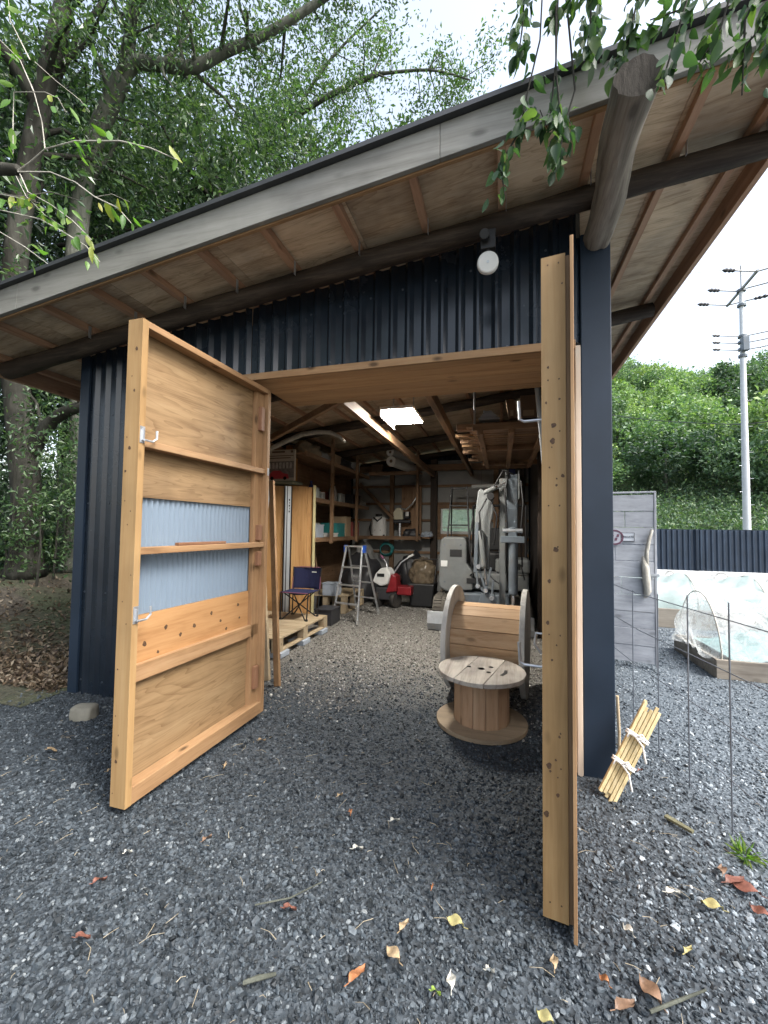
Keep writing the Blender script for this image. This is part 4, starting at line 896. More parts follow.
def track(x0, x1):
    pr = []; y0_, y1_, r = 6.75, 7.85, .20
    for k in range(13): a = -math.pi/2-math.pi*k/12; pr.append((y0_+r*math.cos(a), .215+r*math.sin(a)))
    for k in range(13): a = math.pi/2-math.pi*k/12; pr.append((y1_+r*math.cos(a), .215+r*math.sin(a)))
    b = MB().prism(pr, (x0,0,0), (0,1,0), (0,0,1), (x1-x0,0,0))
    for i in range(len(pr)):
        a, c = pr[i], pr[(i+1) % len(pr)]; L = math.hypot(c[0]-a[0], c[1]-a[1]); k = max(1, int(L/.08))
        for j in range(k):
            y = a[0]+(c[0]-a[0])*(j+.5)/k; z = a[1]+(c[1]-a[1])*(j+.5)/k; nx_, nz_ = (c[1]-a[1])/L, -(c[0]-a[0])/L
            if (y-(y0_+y1_)/2)*nx_+(z-.215)*nz_ < 0: nx_, nz_ = -nx_, -nz_
            b.obox((((x0+x1)/2)-.075, y, z), (.06, 0, 0), (0, nz_*.02, -nx_*.02), (0, nx_*.014, nz_*.014)); b.obox((((x0+x1)/2)+.075, y, z), (.06, 0, 0), (0, nz_*.02, -nx_*.02), (0, nx_*.014, nz_*.014))
    return b
M['track'] = paint('muddy_track', (.10,.09,.075), .85, .3, dirt=(.24,.21,.17))
track(-1.06, -.76).build('track', M['track'], t, bevel=0); track(.14, .44).build('track', M['track'], t)
MB().boxm(-.75, .13, 6.9, 7.7, .20, .46).build('undercarriage', M['ex_blue'], t, bevel=.02)
MB().prism([(6.10,.02),(6.06,.12),(6.09,.29),(6.13,.29),(6.11,.13),(6.15,.02)], (-1.06,0,0), (0,1,0), (0,0,1), (1.5,0,0)).build('blade', paint('worn_blade', (.40,.42,.44), .45, .2, .3, 6, .1, dirt=(.3,.28,.25)), t, bevel=.004)
for x in (-.7, .05): MB().beam((x, 6.13, .15), (x, 6.95, .30), .06, .09).build('blade_arm', M['ex_blue'], t, bevel=.006)
# boom: box section rising steeply towards the camera and up
bx = .145
boom = [(6.80,.55),(6.62,.62),(6.22,1.20),(6.02,1.80),(5.98,2.22),(6.06,2.30),(6.16,2.22),(6.20,1.82),(6.42,1.25),(6.84,.70)]
MB().prism(boom, (bx-.075,0,0), (0,1,0), (0,0,1), (.15,0,0)).build('boom', M['ex_blue'], t, bevel=.012)
for sx in (-.092, .080): MB().prism([(5.92,1.95),(5.96,2.28),(6.06,2.36),(6.18,2.26),(6.2,1.95)], (bx+sx,0,0), (0,1,0), (0,0,1), (.012,0,0)).build('boom_plate', M['ex_grey'], t)
MB().boxm(bx-.175, bx-.09, 6.1, 6.24, .40, 2.25).build('boom_side', M['ex_grey'], t, bevel=.01)
MB().lathe([(.0,-.13),(.03,-.13),(.03,.13),(0,.13)], (bx,5.86,1.50), (1,0,0), 14).build('pin', M['galv'], t)
MB().boxm(bx-.155, bx+.155, 5.80, 5.90, 1.335, 1.425).build('cylinder_guard', M['ex_blue'], t, bevel=.008)
MB().lathe([(.05,0),(.062,.03),(.062,.78),(.05,.80)], (bx+.01,5.90,.62), (0,-.035,1), 18).build('boom_cylinder', M['ex_blue'], t, smooth=True)
MB().lathe([(.026,0),(.026,.35)], (bx+.01,5.915,.30), (0,-.035,1), 14).build('cylinder_rod', M['chrome'], t, smooth=True)
MB().prism([(-.06,-.07),(.06,-.07),(.035,.06),(-.035,.06)], (bx,5.84,1.49), (1,0,0), (0,0,1), (0,.05,0)).build('cylinder_clevis', M['ex_blue'], t, bevel=.006)
# arm folded down beside the boom
ax_ = -.22
arm = [(-.105,2.06),(-.06,2.10),(.10,1.96),(.11,1.78),(.075,1.60),(.055,.95),(-.09,.95),(-.15,1.60),(-.13,1.85)]
MB().prism([(ax_+x, z) for x, z in arm], (0,5.98,0), (1,0,0), (0,0,1), (0,.14,0)).build('arm', M['ex_grey'], t, bevel=.015)
MB().prism([(ax_-.14,1.62),(ax_-.16,.90),(ax_-.11,.90),(ax_-.09,1.62)], (0,5.94,0), (1,0,0), (0,0,1), (0,.2,0)).build('arm_plate', M['ex_blue'], t, bevel=.006)
MB().lathe([(.0,0),(.034,.0),(.034,.20),(0,.20)], (ax_-.03,6.0,2.03), (.86,.02,.42), 14).build('arm_cylinder', M['ex_grey'], t, smooth=True)
MB().lathe([(.024,0),(.024,.24)], (ax_+.10,6.02,2.085), (.86,.1,.42), 12).build('cylinder_rod', M['chrome'], t)
MB().lathe([(.0,-.1),(.05,-.1),(.05,.1),(0,.1)], (ax_+.07,5.97,1.98), (0,1,0), 14).build('pin', M['black'], t)
MB().lathe([(.03,0),(.04,.02),(.04,.50),(.03,.52)], (ax_-.01,5.93,.98), (-.1,0,1), 14).build('bucket_cylinder', M['ex_grey'], t, smooth=True)
MB().lathe([(.018,0),(.018,.28)], (ax_+.02,5.93,.74), (-.1,0,1), 12).build('cylinder_rod', M['chrome'], t)
for a, b_ in (((-.30,.98),(-.20,.66)), ((-.13,.98),(-.20,.66)), ((-.34,1.0),(-.31,.72)), ((-.31,.72),(-.15,.58)), ((-.10,.8),(-.12,.56))):
    MB().beam((ax_+a[0]+.21, 5.95, a[1]), (ax_+b_[0]+.21, 5.95, b_[1]), .03, .05, (0,1,0)).build('linkage', M['ex_blue'], t, bevel=.004)
for x, z in ((-.30,.99), (-.2,.66), (-.31,.72), (-.12,.56)): MB().lathe([(0,-.06),(.03,-.06),(.03,.06),(0,.06)], (ax_+x+.21, 5.95, z), (0,1,0), 12).build('pin', M['galv'], t)
MB().prism([(ax_-.05,.62),(ax_+.13,.62),(ax_+.16,.46),(ax_-.1,.46)], (0,5.92,0), (1,0,0), (0,0,1), (0,.12,0)).build('quick_hitch', M['ex_blue'], t, bevel=.01)
for k, pts in enumerate(([(ax_-.17,5.97,1.7),(ax_-.22,5.93,1.35),(ax_-.18,5.93,1.0)], [(bx+.11,5.95,2.2),(bx+.14,5.88,1.9),(bx+.11,5.9,1.5),(bx+.13,5.95,1.0)], [(ax_+.08,5.95,1.9),(ax_+.16,5.9,1.7),(ax_+.12,5.95,1.3)])):
    MB().tube(pts, .011, 8).build('hose', M['black'], t, smooth=True)

for k, pts in enumerate(([(ax_+.02,5.93,1.95),(ax_-.08,5.88,1.75),(ax_-.05,5.9,1.4),(ax_-.02,5.92,1.1)], [(bx-.06,5.93,2.25),(bx-.10,5.86,2.05),(bx-.07,5.92,1.6),(bx-.08,5.98,1.1),(bx-.06,6.4,.75)], [(bx+.02,5.95,2.28),(bx-.12,5.9,2.34),(ax_+.12,5.95,2.12)], [(-.5,6.98,.75),(-.3,6.85,.9),(-.1,6.8,.7),(.05,6.7,.62)], [(.2,7.1,.8),(.3,6.95,.95),(.36,7.05,.7)])):
    MB().tube(pts, .012, 8).build('hose', M['black'], t, smooth=True)
for z in (1.62, 1.85, 2.08): MB().lathe([(0,-.004),(.016,-.004),(.016,.006),(0,.008)], (bx+.03, 5.955, z), (0,-1,0), 8).build('bolt', M['ex_blue'], t)
for x, z in ((-.93, .62), (-.70, .62), (-.93, 1.25), (-.66, 1.25)): MB().lathe([(0, .001),(.014, .001),(.012,.008),(0,.009)], (x, 7.0, z), (0,-1,0), 8).build('bolt', M['ex_blue'], t)
MB().boxm(-.84, -.64, 6.992, 6.9995, 1.05, 1.17).build('grille', M['black'], t)
MB().boxm(.10, .30, 7.192, 7.1995, .85, .95).build('grille', M['black'], t)
# cable reels
def disc_planks(mb, c, r, th, axis, e1, e2, n=4, hole=0):
    """a round flange cut from n planks side by side"""
    c, axis, e1, e2 = Vector(c), Vector(axis), Vector(e1), Vector(e2); w_ = 2*r/n
    for i in range(n):
        a0, a1 = -r+w_*i, -r+w_*(i+1)-.003; top = []; bot = []
        b0_, b1_ = math.acos(max(-1, min(1, a0/r))), math.acos(max(-1, min(1, a1/r)))
        for k in range(17):
            b_ = b0_+(b1_-b0_)*k/16; a, h = r*math.cos(b_), max(r*math.sin(b_), 1e-4); top.append((a, h)); bot.append((a, -h))
        mb.prism(bot+top[::-1], c, e1, e2, axis*th)
    return mb
def drum(mb, c, r, L, axis, e1, e2, n=16):
    c, axis, e1, e2 = Vector(c), Vector(axis), Vector(e1), Vector(e2)
    for i in range(n):
        a = 2*math.pi*i/n; u = e1*math.cos(a)+e2*math.sin(a); v = -e1*math.sin(a)+e2*math.cos(a); w_ = math.pi*r/n*.96
        mb.obox(c+u*(r-.011)+axis*(L/2), v*w_, u*.011, axis*(L/2))
    return mb
t = thing('cable_reel', 'smaller wooden cable reel standing upright like a table', 'cable reel', (-.15, 3.33, 0))
rc = Vector((-.15, 3.33, 0)); a20 = rad(-14)
e1, e2 = Vector((math.cos(a20), math.sin(a20), 0)), Vector((-math.sin(a20), math.cos(a20), 0))
disc_planks(MB(), rc+Vector((0,0,.012)), .345, .03, (0,0,1), e1, e2, 1).build('flange', M['reel_base'], t, bevel=.004)
drum(MB(), rc+Vector((0,0,.0425)), .205, .345, (0,0,1), e1, e2, 14).build('drum', wood('reel_drum', (.24,.14,.08), (.36,.23,.14), (.45,.31,.20), 'z', knots=.5, vary=.3), t, bevel=.002)
disc_planks(MB(), rc+Vector((0,0,.388)), .332, .032, (0,0,1), e1, e2, 3).build('flange', M['reel_top'], t, bevel=.004)
mb = MB()
for x, y, r in ((0,0,.026), (.055,.075,.02), (.07,-.05,.018), (-.10,.0,.018), (-.02,.0,.012)): mb.lathe([(0, .4206), (r, .4206)], rc+e1*x+e2*y, n=14)
mb.prism([(.16,-.07),(.185,-.075),(.20,0),(.185,.07),(.165,.06),(.172,0)], rc+Vector((0,0,.4203)), e1, e2, (0,0,.0008))
mb.build('bolt_holes', M['black'], t)
t = thing('cable_reel', 'larger wooden cable reel lying on its side behind the upright one', 'cable reel', (-.1, 4.1, 0))
ru = Vector((1, -.115, 0)).normalized(); rv = Vector((.115, 1, 0)).normalized(); rz = Vector((0,0,1)); R2 = .475; c2 = Vector((-.455, 4.05, .012+R2))
disc_planks(MB(), c2, R2, .045, ru, rv, rz, 5).build('flange', M['reel_grey'], t, bevel=.004)
drum(MB(), c2+ru*.0455, .315, .60, ru, rv, rz, 15).build('drum', wood('reel_drum_pine', (.30,.17,.085), (.45,.29,.165), (.54,.38,.24), 'x', knots=.5, vary=.3), t, bevel=.002)
disc_planks(MB(), c2+ru*.646, R2, .045, ru, rv, rz, 5).build('flange', M['reel_grey'], t, bevel=.004)
mb = MB()
for a in range(3): mb.lathe([(0, 0), (.016, 0)], c2+ru*.6925+rv*(.15*math.cos(a*2.1))+rz*(.15*math.sin(a*2.1)), ru, 10)
mb.build('bolt_holes', M['black'], t)
# timber rack under the ceiling
t = thing('lumber_rack', 'hanging timber rack below the ceiling on the right', 'rack', (.1, 5.6, 2.6))
for y in (4.45, 5.6, 6.85): MB().boxm(-.30, .56, y-.035, y+.035, 2.56, 2.63).build('bearer', M['dim_x'], t, bevel=.004)
for x in (-.22, .10, .42): MB().boxm(x-.03, x+.03, 4.40, 6.9, 2.515, 2.559).build('runner', M['dim_y'], t, bevel=.004)
for x, y in ((-.28, 4.45), (.54, 4.45), (-.28, 6.85), (.54, 6.85)): MB().tube([(x, y, 2.57), (x, y, zp(x)-.03)], .012, 8).build('hanger_rod', M['galv'], t)
rn = random.Random(4)
for k in range(20):
    y = 4.60+.118*k; x0 = -.32-rn.uniform(0, .24); m = M['pine_x'] if k in (4, 9) else M['dim_x']
    o = MB().boxm(x0, .52, y-.05, y+.05, 2.632, 2.632+rn.choice((.04, .07, .10))).build('plank', m, loc=(.1, y, 2.632), bevel=.003)
    tagp(o, 'sawn plank laid across the hanging timber rack', 'plank', 'planks on the hanging rack')
for x0, x1, y, z1, l, m in ((-.24, -.02, 4.55, .09, 'stack of thin grey offcuts at the front of the hanging rack', 'clutter_grey'), (.06, .15, 4.52, .20, 'short upright wood block on the hanging rack', 'dim_z'), (.19, .36, 4.55, .24, 'brown carton on the hanging rack beside the wood block', 'clutter_brown')):
    if m == 'clutter_grey':
        t = thing('offcut_stack', l, 'offcuts', ((x0+x1)/2, y, 2.70))
        for k in range(5): MB().boxm(x0+.015*k, x1-.02*k, y-.05, y+.10, 2.70+.018*k, 2.716+.018*k).build('offcut', M['grey_x'], t, bevel=.002)
    else:
        t = thing('wood_block' if m == 'dim_z' else 'carton', l, 'block' if m == 'dim_z' else 'carton', ((x0+x1)/2, y, 2.70))
        MB().obox(((x0+x1)/2, y+.05, 2.70+z1/2), ((x1-x0)/2, 0, 0), (0, .06, 0), (-.02 if m == 'dim_z' else 0, 0, z1/2)).build('body', M[m], t, bevel=.005)
        MB().boxm(x0+.03, x1-.03, y-.016, y-.0115, 2.72, 2.78).build('label_plate' if m != 'dim_z' else 'end_grain', M['clutter_card'], t)
o = MB().tube([(.285, 3.62, 2.75), (.33, 3.60, 2.2), (.40, 3.58, 1.2), (.44, 3.56, .012)], .022, 10).build('grey_pipe', M['pvc'], loc=(.4, 3.6, 0), smooth=True); tagp(o, 'grey plastic pipe leaning inside the right door', 'pipe')
# ------------------------------------------------------------------ yard on the right
t = thing('plank_gate', 'weathered grey plank gate with driftwood handle beside the gravel yard', 'gate', (1.2, 5.2, 0))
g0, gd = Vector((1.636, 5.155, 0)), Vector((-.422, .067, 0)).normalized(); gn = Vector((-gd.y, gd.x, 0))
if gn.y > 0: gn = -gn
def gbox(a0, a1, n0, n1, z0, z1): return MB().obox(g0+gd*((a0+a1)/2)+gn*((n0+n1)/2)+Vector((0,0,(z0+z1)/2)), gd*((a1-a0)/2), gn*((n1-n0)/2), Vector((0,0,(z1-z0)/2)))
zz = .07
for i in range(10):
    h = (.185, .19, .18, .185, .19, .182)[i % 6]; L = .93
    cut = (0, .52, 0, 0, .34, 0, .40, 0, .30, 0)[i]
    segs = [(.024, L)] if not cut else [(.024, cut-.002), (cut+.002, L)]
    for a, b_ in segs: gbox(a, b_, 0, .018+.004*(i % 2), zz, zz+h-.005).build('plank', M['grey_x'], t, bevel=.003)
    zz += h
gbox(0, .022, -.03, .026, .04, zz+.015).build('edge_batten', M['grey_z'], t, bevel=.003)
gbox(.0, .93, -.03, .028, zz+.016, zz+.034).build('cap_batten', M['grey_x'], t, bevel=.003)
gbox(.05, .11, -.04, -.002, .06, zz).build('back_batten', M['grey_z'], t); gbox(.8, .86, -.04, -.002, .06, zz).build('back_batten', M['grey_z'], t)
def gp(a, z, n=.03): return g0+gd*a+gn*n+Vector((0,0,z))
MB().tube([gp(.045, 1.53, .05), gp(.075, 1.42, .055), (gp(.10, 1.28, .06)), gp(.105, 1.14, .06)], [.014, .017, .02, .024], 10).build('driftwood_handle', M['twig'], t, smooth=True)
MB().tube([gp(.125, 1.24, .05), gp(.115, 1.12, .06), gp(.105, .98, .06), gp(.095, .86, .055), gp(.115, .79, .045)], [.018, .038, .040, .036, .018], 12).build('driftwood_handle', M['twig'], t, smooth=True)
gbox(-.02, .08, .027, .033, 1.02, 1.05).build('latch', M['galv'], t, bevel=.002)
sg = gbox(.205, .345, .0225, .030, 1.395, 1.50).build('sign_plate', paint('sign_white', (.52,.55,.60), .5), t, bevel=.003)
bd = MB()
for a0, a1, z0, z1 in ((.207, .343, 1.397, 1.403), (.207, .343, 1.492, 1.498), (.207, .213, 1.404, 1.491), (.337, .343, 1.404, 1.491)): bd.obox(gp((a0+a1)/2, (z0+z1)/2, .0312), gd*((a1-a0)/2), gn*.001, Vector((0,0,(z1-z0)/2)))
bd.build('sign_border', M['clutter_dark'], sg)
def text(name, body, size, c, ex, ez, mat, parent, ext=.0015):
    cu = bpy.data.curves.new(name, 'FONT'); cu.body = body; cu.size = size; cu.align_x = 'CENTER'; cu.align_y = 'CENTER'; cu.extrude = ext
    o = bpy.data.objects.new(name, cu); COL.objects.link(o); cu.materials.append(mat); ex = Vector(ex).normalized(); ez = Vector(ez).normalized(); n = ex.cross(ez)
    R = Matrix((ex, ez, n)).transposed().to_4x4(); bpy.context.view_layer.update()
    dg = bpy.context.evaluated_depsgraph_get(); me = bpy.data.meshes.new_from_object(o.evaluated_get(dg)); COL.objects.unlink(o); bpy.data.objects.remove(o)
    org = root_org(parent); me.transform(Matrix.Translation(Vector(c)-org) @ R); o = bpy.data.objects.new(name, me); COL.objects.link(o); o.parent = parent; return o
text('lettering', 'PRIVATE', .033, gp(.275, 1.447, .0315), -gd, (0,0,1), M['clutter_dark'], sg)
em = MB().lathe([(0, 0), (.088, 0), (.088, .008), (0, .008)], gp(.40, 1.44, .0225), gn, 28).build('round_emblem', paint('emblem_pale', (.42,.42,.47), .5), t); auto_smooth(em)
mb = MB()
for r0, r1 in ((.068, .086),):
    mb.lathe([(r0, .0085), (r1, .0085), (r1, .0105), (r0, .0105), (r0, .0085)], gp(.40, 1.44, .0225), gn, 32, False)
for a, z in ((.37, 1.46), (.39, 1.42), (.425, 1.45)): mb.obox(gp(a, z, .032), gd*.012, gn*.001, Vector((.004,0,.016)))
mb.build('emblem_ring', paint('emblem_dark', (.12,.05,.08), .5), em)

# wire mesh panel along the yard
t = thing('wire_mesh_panel', 'thin dark wire mesh fence panel standing in the gravel on the right', 'wire fence', (1.06, 2.86, 0))
fd = Vector((-.115, .993, 0)).normalized(); fp = Vector((1.06, 2.86, 0))
for s, z1 in ((-.37, 1.15), (0, 1.13), (.36, 1.08), (.75, 1.05), (1.13, 1.02), (1.5, 1.0)):
    a = fp+fd*s; MB().tube([a+Vector((0,0,.01)), a+Vector((.004,0,z1))], .0040, 6).build('upright_rod', M['wirem'], t)
for z, dz in ((1.06, -.02), (.80, -.03), (.53, -.03), (.27, -.02), (.03, 0)):
    a, b_ = fp+fd*-.75, fp+fd*2.0; m_ = a.lerp(b_, .5)
    MB().tube([a+Vector((0,0,z+.01)), m_+Vector((0,0,z+dz)), b_+Vector((0,0,z))], .0028, 6).build('wire', M['wirem'], t, smooth=True)
MB().boxm(1.125, 1.145, 2.16, 2.19, 1.04, 1.12).build('clip', M['black'], t, bevel=.003)

# bundle of split bamboo tied with white cord
t = thing('stake_bundle', 'bundle of split bamboo stakes tied with white cord leaning by the column', 'stakes', (.62, 2.62, 0))
b0, b1 = Vector((.565, 2.61, .015)), Vector((.835, 2.74, .49)); ax = (b1-b0).normalized(); sx = ax.cross(Vector((0,1,0))).normalized(); sy = ax.cross(sx)
mb = MB(); rn = random.Random(3)
for i in range(5):
    for j in range(2):
        o_ = sx*(-.042+.021*i)+sy*(.012*j-.006); L0 = rn.uniform(-.01, .03); L1 = rn.uniform(-.05, .03)
        mb.beam(b0+o_+ax*L0, b1+o_+ax*L1, .018, .009, sy)
mb.build('stakes', M['bamboo'], t, bevel=.002)
for f in (.36, .66):
    c = b0.lerp(b1, f); mb = MB(); ring = [c+sx*(.062*math.cos(k*math.pi/8))+sy*(.026*math.sin(k*math.pi/8)) for k in range(17)]
    mb.tube(ring, .006, 6); mb.tube([p+ax*.012 for p in ring], .006, 6)
    k0 = c-sy*.03+sx*.02
    if k0.y > c.y: k0 = c+sy*.03+sx*.02
    mb.tube([k0, k0+Vector((.03,-.01,.02)), k0+Vector((.05,-.015,-.01)), k0+Vector((.02,-.01,-.005))], .005, 6)
    mb.tube([k0, k0+Vector((.03,-.015,-.04)), k0+Vector((.045,-.02,-.13))], .005, 6); mb.tube([k0, k0+Vector((-.03,-.01,.03)), k0+Vector((-.045,-.01,.0))], .005, 6)
    mb.build('cord', M['rope'], t, smooth=True)
o = MB().tube([(.70, 2.90, .01), (.705, 2.905, .25), (.695, 2.90, .48)], .009, 8).build('pale_stick', M['pale_x'], loc=(.7, 2.9, 0)); tagp(o, 'thin pale stick against the back edge of the navy column', 'stick')

# raised beds with film tunnels
def bed(label, x0, x1, y0, y1, h, tun, filmm, hoop_every=.9, group=None, gapl=.06):
    t = thing('raised_bed', label, 'raised bed', ((x0+x1)/2, (y0+y1)/2, 0))
    bm_ = M.setdefault('bedboard', wood('bed_board', (.16,.135,.11), (.25,.22,.18), (.34,.31,.26), 'x', knots=.4, stain=.4))
    for a in ((x0, x1, y0, y0+.035), (x0, x1, y1-.035, y1), (x0, x0+.035, y0+.036, y1-.036), (x1-.035, x1, y0+.036, y1-.036)): MB().boxm(*a, .005, h).build('side_board', bm_, t, bevel=.005)
    MB().boxm(x0+.04, x1-.04, y0+.04, y1-.04, .005, h-.05).build('bed_soil', M['soil'], t)
    yc, ry = (y0+y1)/2, (y1-y0)/2-.03; hz = tun-h; nx, na = 60, 22
    vs = []; rn = np.random.default_rng(5)
    xs = np.linspace(x0+gapl, x1-.06, nx); ph = rn.uniform(0, 6, 6)
    for i, x in enumerate(xs):
        sag = .10*abs(math.sin(math.pi*(x-x0-gapl)/hoop_every))
        for k in range(na+1):
            a = math.pi*k/na; wr = .025*math.sin(7*x+5*a+ph[0])+.015*math.sin(17*x-9*a+ph[1])
            s = math.sin(a); vs.append((x, yc-ry*math.cos(a)*(1+.02*math.sin(11*x+ph[2])), h-.03+max(0, (hz+.03)*s*(1-sag*s*2.0)+wr*s*1.5)))
    fs = [(i*(na+1)+k, (i+1)*(na+1)+k, (i+1)*(na+1)+k+1, i*(na+1)+k+1) for i in range(nx-1) for k in range(na)]
    MB().add(vs, fs).build('film_cover', filmm, t, smooth=True)
    # gathered end
    e = []; m_ = 8
    for j in range(m_+1):
        f = j/m_
        for k in range(na+1):
            a = math.pi*k/na; e.append((xs[0]-.10*math.sin(math.pi*f)-.05*f+.02*math.sin(9*a+4*f), yc-ry*math.cos(a)*(1-f*.55), h-.03+(hz+.03)*math.sin(a)*(1-f)))
    MB().add(e, [(j*(na+1)+k, (j+1)*(na+1)+k, (j+1)*(na+1)+k+1, j*(na+1)+k+1) for j in range(m_) for k in range(na)]).build('film_end', M['film'], t, smooth=True)
    x = x0+gapl
    while x < x1:
        MB().tube([(x, yc-(ry+.008)*math.cos(math.pi*k/16), h-.05+(hz+.058)*math.sin(math.pi*k/16)) for k in range(17)], .007, 6).build('hoop', M['twig'], t, smooth=True); x += hoop_every
    return t
bed('low timber raised bed with clear film tunnel nearest the wire fence', 2.13, 4.9, 5.06, 6.15, .20, .82, M['film'])
bed('raised bed with green film tunnel behind the clear covered bed', 2.0, 5.6, 7.5, 8.7, .30, .80, M['film_teal'])
bed('raised bed under white film in front of the navy fence', 2.4, 6.6, 9.3, 10.3, .25, .70, M['film'])
rb = [o for o in COL.objects if o.name == 'raised_bed'][0]; vs = []; nx_, ny_ = 70, 26
from mathutils import noise as mnn
for i in range(nx_):
    for k in range(ny_):
        x = 2.30+2.5*i/(nx_-1); f = k/(ny_-1); y = 5.13+.95*f; q = Vector((x*2.6, y*4.2, 3.3)); h = .17*math.sin(math.pi*f)+.10*mnn.noise(q)+.05*mnn.noise(q*2.7)+.02*mnn.noise(q*7)
        vs.append((x, y, .19+max(0, h)*min(1, (x-2.28)*2.5)))
MB().add(vs, [(i*ny_+k, (i+1)*ny_+k, (i+1)*ny_+k+1, i*ny_+k+1) for i in range(nx_-1) for k in range(ny_-1)]).build('netting', paint('green_net', (.24,.36,.35), .8, .35, 0, 7, .2), rb, smooth=True)
# navy metal fence on a white wall
t = thing('metal_fence', 'navy ribbed metal fence on a low white wall behind the beds', 'fence', (7, 11, 0))
MB().boxm(1.2, 15, 10.92, 11.08, 0, .64).build('base_wall', paint('white_wall', (.66,.66,.64), .85, .05, 0, 2, .1), t, bevel=.01)
mb = MB(); ribbed(mb, (1.2, 10.97), (15, 10.97), .645, lambda x, y: 1.57, pitch=.11, depth=.025); mb.build('ribbed_panel', paint('navy_fence', (.022,.036,.06), .4, .2, 0, 3, .02), t, solid=.002)
for x in (1.3, 4.28, 7.3, 10.3, 13.3): MB().boxm(x-.03, x+.03, 10.915, 10.94, .645, 1.58).build('post', M['navy_dull'], t, bevel=.004)
MB().boxm(1.2, 15, 10.99, 11.02, 1.50, 1.585).build('top_rail', M['navy_dull'], t)

# utility pole with cross arm and wires
pb = P(747, 530, 20.6); pt = P(738.5, 291, 20.6); pcx, pcy = pb.x, pb.y
t = thing('utility_pole', 'pale concrete utility pole with crossarm and insulators beyond the fence', 'utility pole', (pcx, pcy, 0))
pz = pt.z
MB().tube([(pcx, pcy, 0), (pcx, pcy, pz*.5), (pcx, pcy, pz)], [.145, .118, .08], 16).build('shaft', M['polebody'], t, smooth=True)
MB().tube([(pcx, pcy, pz), (pcx, pcy, pz+1.1)], .03, 8).build('top_pin', M['clutter_grey'], t)
ca, cb = Vector((pcx+.1, pcy+1.38, pz+.05)), Vector((pcx-.1, pcy-1.38, pz+.05))
MB().beam(ca, cb, .09, .09).build('crossarm', M['clutter_grey'], t, bevel=.01)
for z in (.15, -.5, -1.85, -2.1, -2.4, -2.7): MB().lathe([(.13, -.05), (.16, -.05), (.16, .05), (.13, .05)], (pcx, pcy, pz+z-.15), n=14).build('band', M['ex_blue'], t)
MB().boxm(pcx-.12, pcx+.12, pcy-.3, pcy-.1, pz-2.7, pz-2.1).build('junction_box', M['ex_blue'], t, bevel=.02)
for k in range(14): 
    z = 1.6+k*.55; s = -1 if k % 2 else 1; MB().tube([(pcx+s*.12, pcy-.05, z), (pcx+s*.25, pcy-.08, z)], .008, 6).build('step_bolt', M['galv'], t)
ins = [(ca.lerp(cb, .03), -1), (ca.lerp(cb, .45), -1), (ca.lerp(cb, .97), -1), (ca.lerp(cb, .03), 1), (ca.lerp(cb, .5), 1), (ca.lerp(cb, .97), 1)]
wdir = Vector((.90, -.35, .0)).normalized(); wl = Vector((-.92, -.30, 0)).normalized()
wires = []
for c, s in ins:
    d = wdir if s > 0 else wl; a = c+d*.9; MB().lathe([(.04, 0), (.075, .06), (.05, .12), (.085, .2), (.05, .28), (.085, .36), (.03, .5)], a, d, 10).build('insulator', M['clutter_dark'], t); MB().tube([c, a], .03, 6).build('jumper', M['clutter_grey'], t); wires.append((a+d*.5, d))
for z in (-1.9, -2.2, -2.5):
    for s in (-1, 1):
        d = wdir if s > 0 else wl; a = Vector((pcx, pcy, pz+z-.1))+d*1.0; MB().lathe([(.03, 0), (.06, .05), (.04, .15), (.06, .2), (.03, .3)], a, d, 8).build('insulator', M['clutter_dark'], t); MB().tube([Vector((pcx, pcy, pz+z-.1)), a], .025, 6).build('jumper', M['clutter_grey'], t)
for i, (a, d) in enumerate(wires):
    pts_ = [a+d*(s*30)+Vector((0,0,-1.5*4*s*(1-s)*.6+ (-.5*s))) for s in [k/12 for k in range(13)]]
    o = MB().tube(pts_, .011, 5).build('power_line', M['clutter_grey'], loc=a); tagp(o, 'thin power line strung from the concrete pole crossarm', 'wire', 'power lines on the pole')
a = Vector((pcx, pcy, 6.1)); q = P(560, 404, 34); pts_ = [a.lerp(q, k/14)+Vector((0,0,-.35*4*(k/14)*(1-k/14))) for k in range(15)]
e_ = P(1100, 378, 16)
pts2 = [a.lerp(e_, k/10) for k in range(1, 11)]
o = MB().tube(pts_[::-1]+pts2, .022, 6).build('telephone_cable', M['clutter_dark'], loc=a); tagp(o, 'dark telephone cable crossing low in front of the hillside', 'cable')

# ------------------------------------------------------------------ hillside
def hill_h(x, y):
    x = np.asarray(x, float); y = np.asarray(y, float); r = np.hypot(x, y); az = np.degrees(np.arctan2(x, y))
    H = 21.5+2.2*np.sin(np.radians(az*5+40))+1.6*np.sin(np.radians(az*11))
    k = sstep(-25, 5, az)*sstep(-120, -95, -az)
    return k*(1.3*sstep(22, 27, r)+H*np.clip((r-27)/55, 0, 1)**1.1+ (r-82).clip(0)*.08)+ .5*np.sin(x*.31)*np.cos(y*.27)*sstep(27, 40, r)
azs = np.radians(np.linspace(-30, 120, 110)); rs_ = np.concatenate([np.linspace(22, 90, 50), np.linspace(95, 270, 12)])
A, Rr = np.meshgrid(azs, rs_); X = Rr*np.sin(A); Y = Rr*np.cos(A); Z = hill_h(X, Y)-.05
idx = np.arange(X.size).reshape(X.shape)
fs = np.stack([idx[:-1,:-1].ravel(), idx[1:,:-1].ravel(), idx[1:,1:].ravel(), idx[:-1,1:].ravel()], 1)
M['hillg'] = ground_mat('hill_ground', [(.02,.035,.015),(.035,.06,.022),(.06,.09,.035)], 1.2, .5)
tagp(np_mesh('hillside', np.stack([X.ravel(), Y.ravel(), Z.ravel()], 1), fs, M['hillg'], smooth=True), kind='structure')

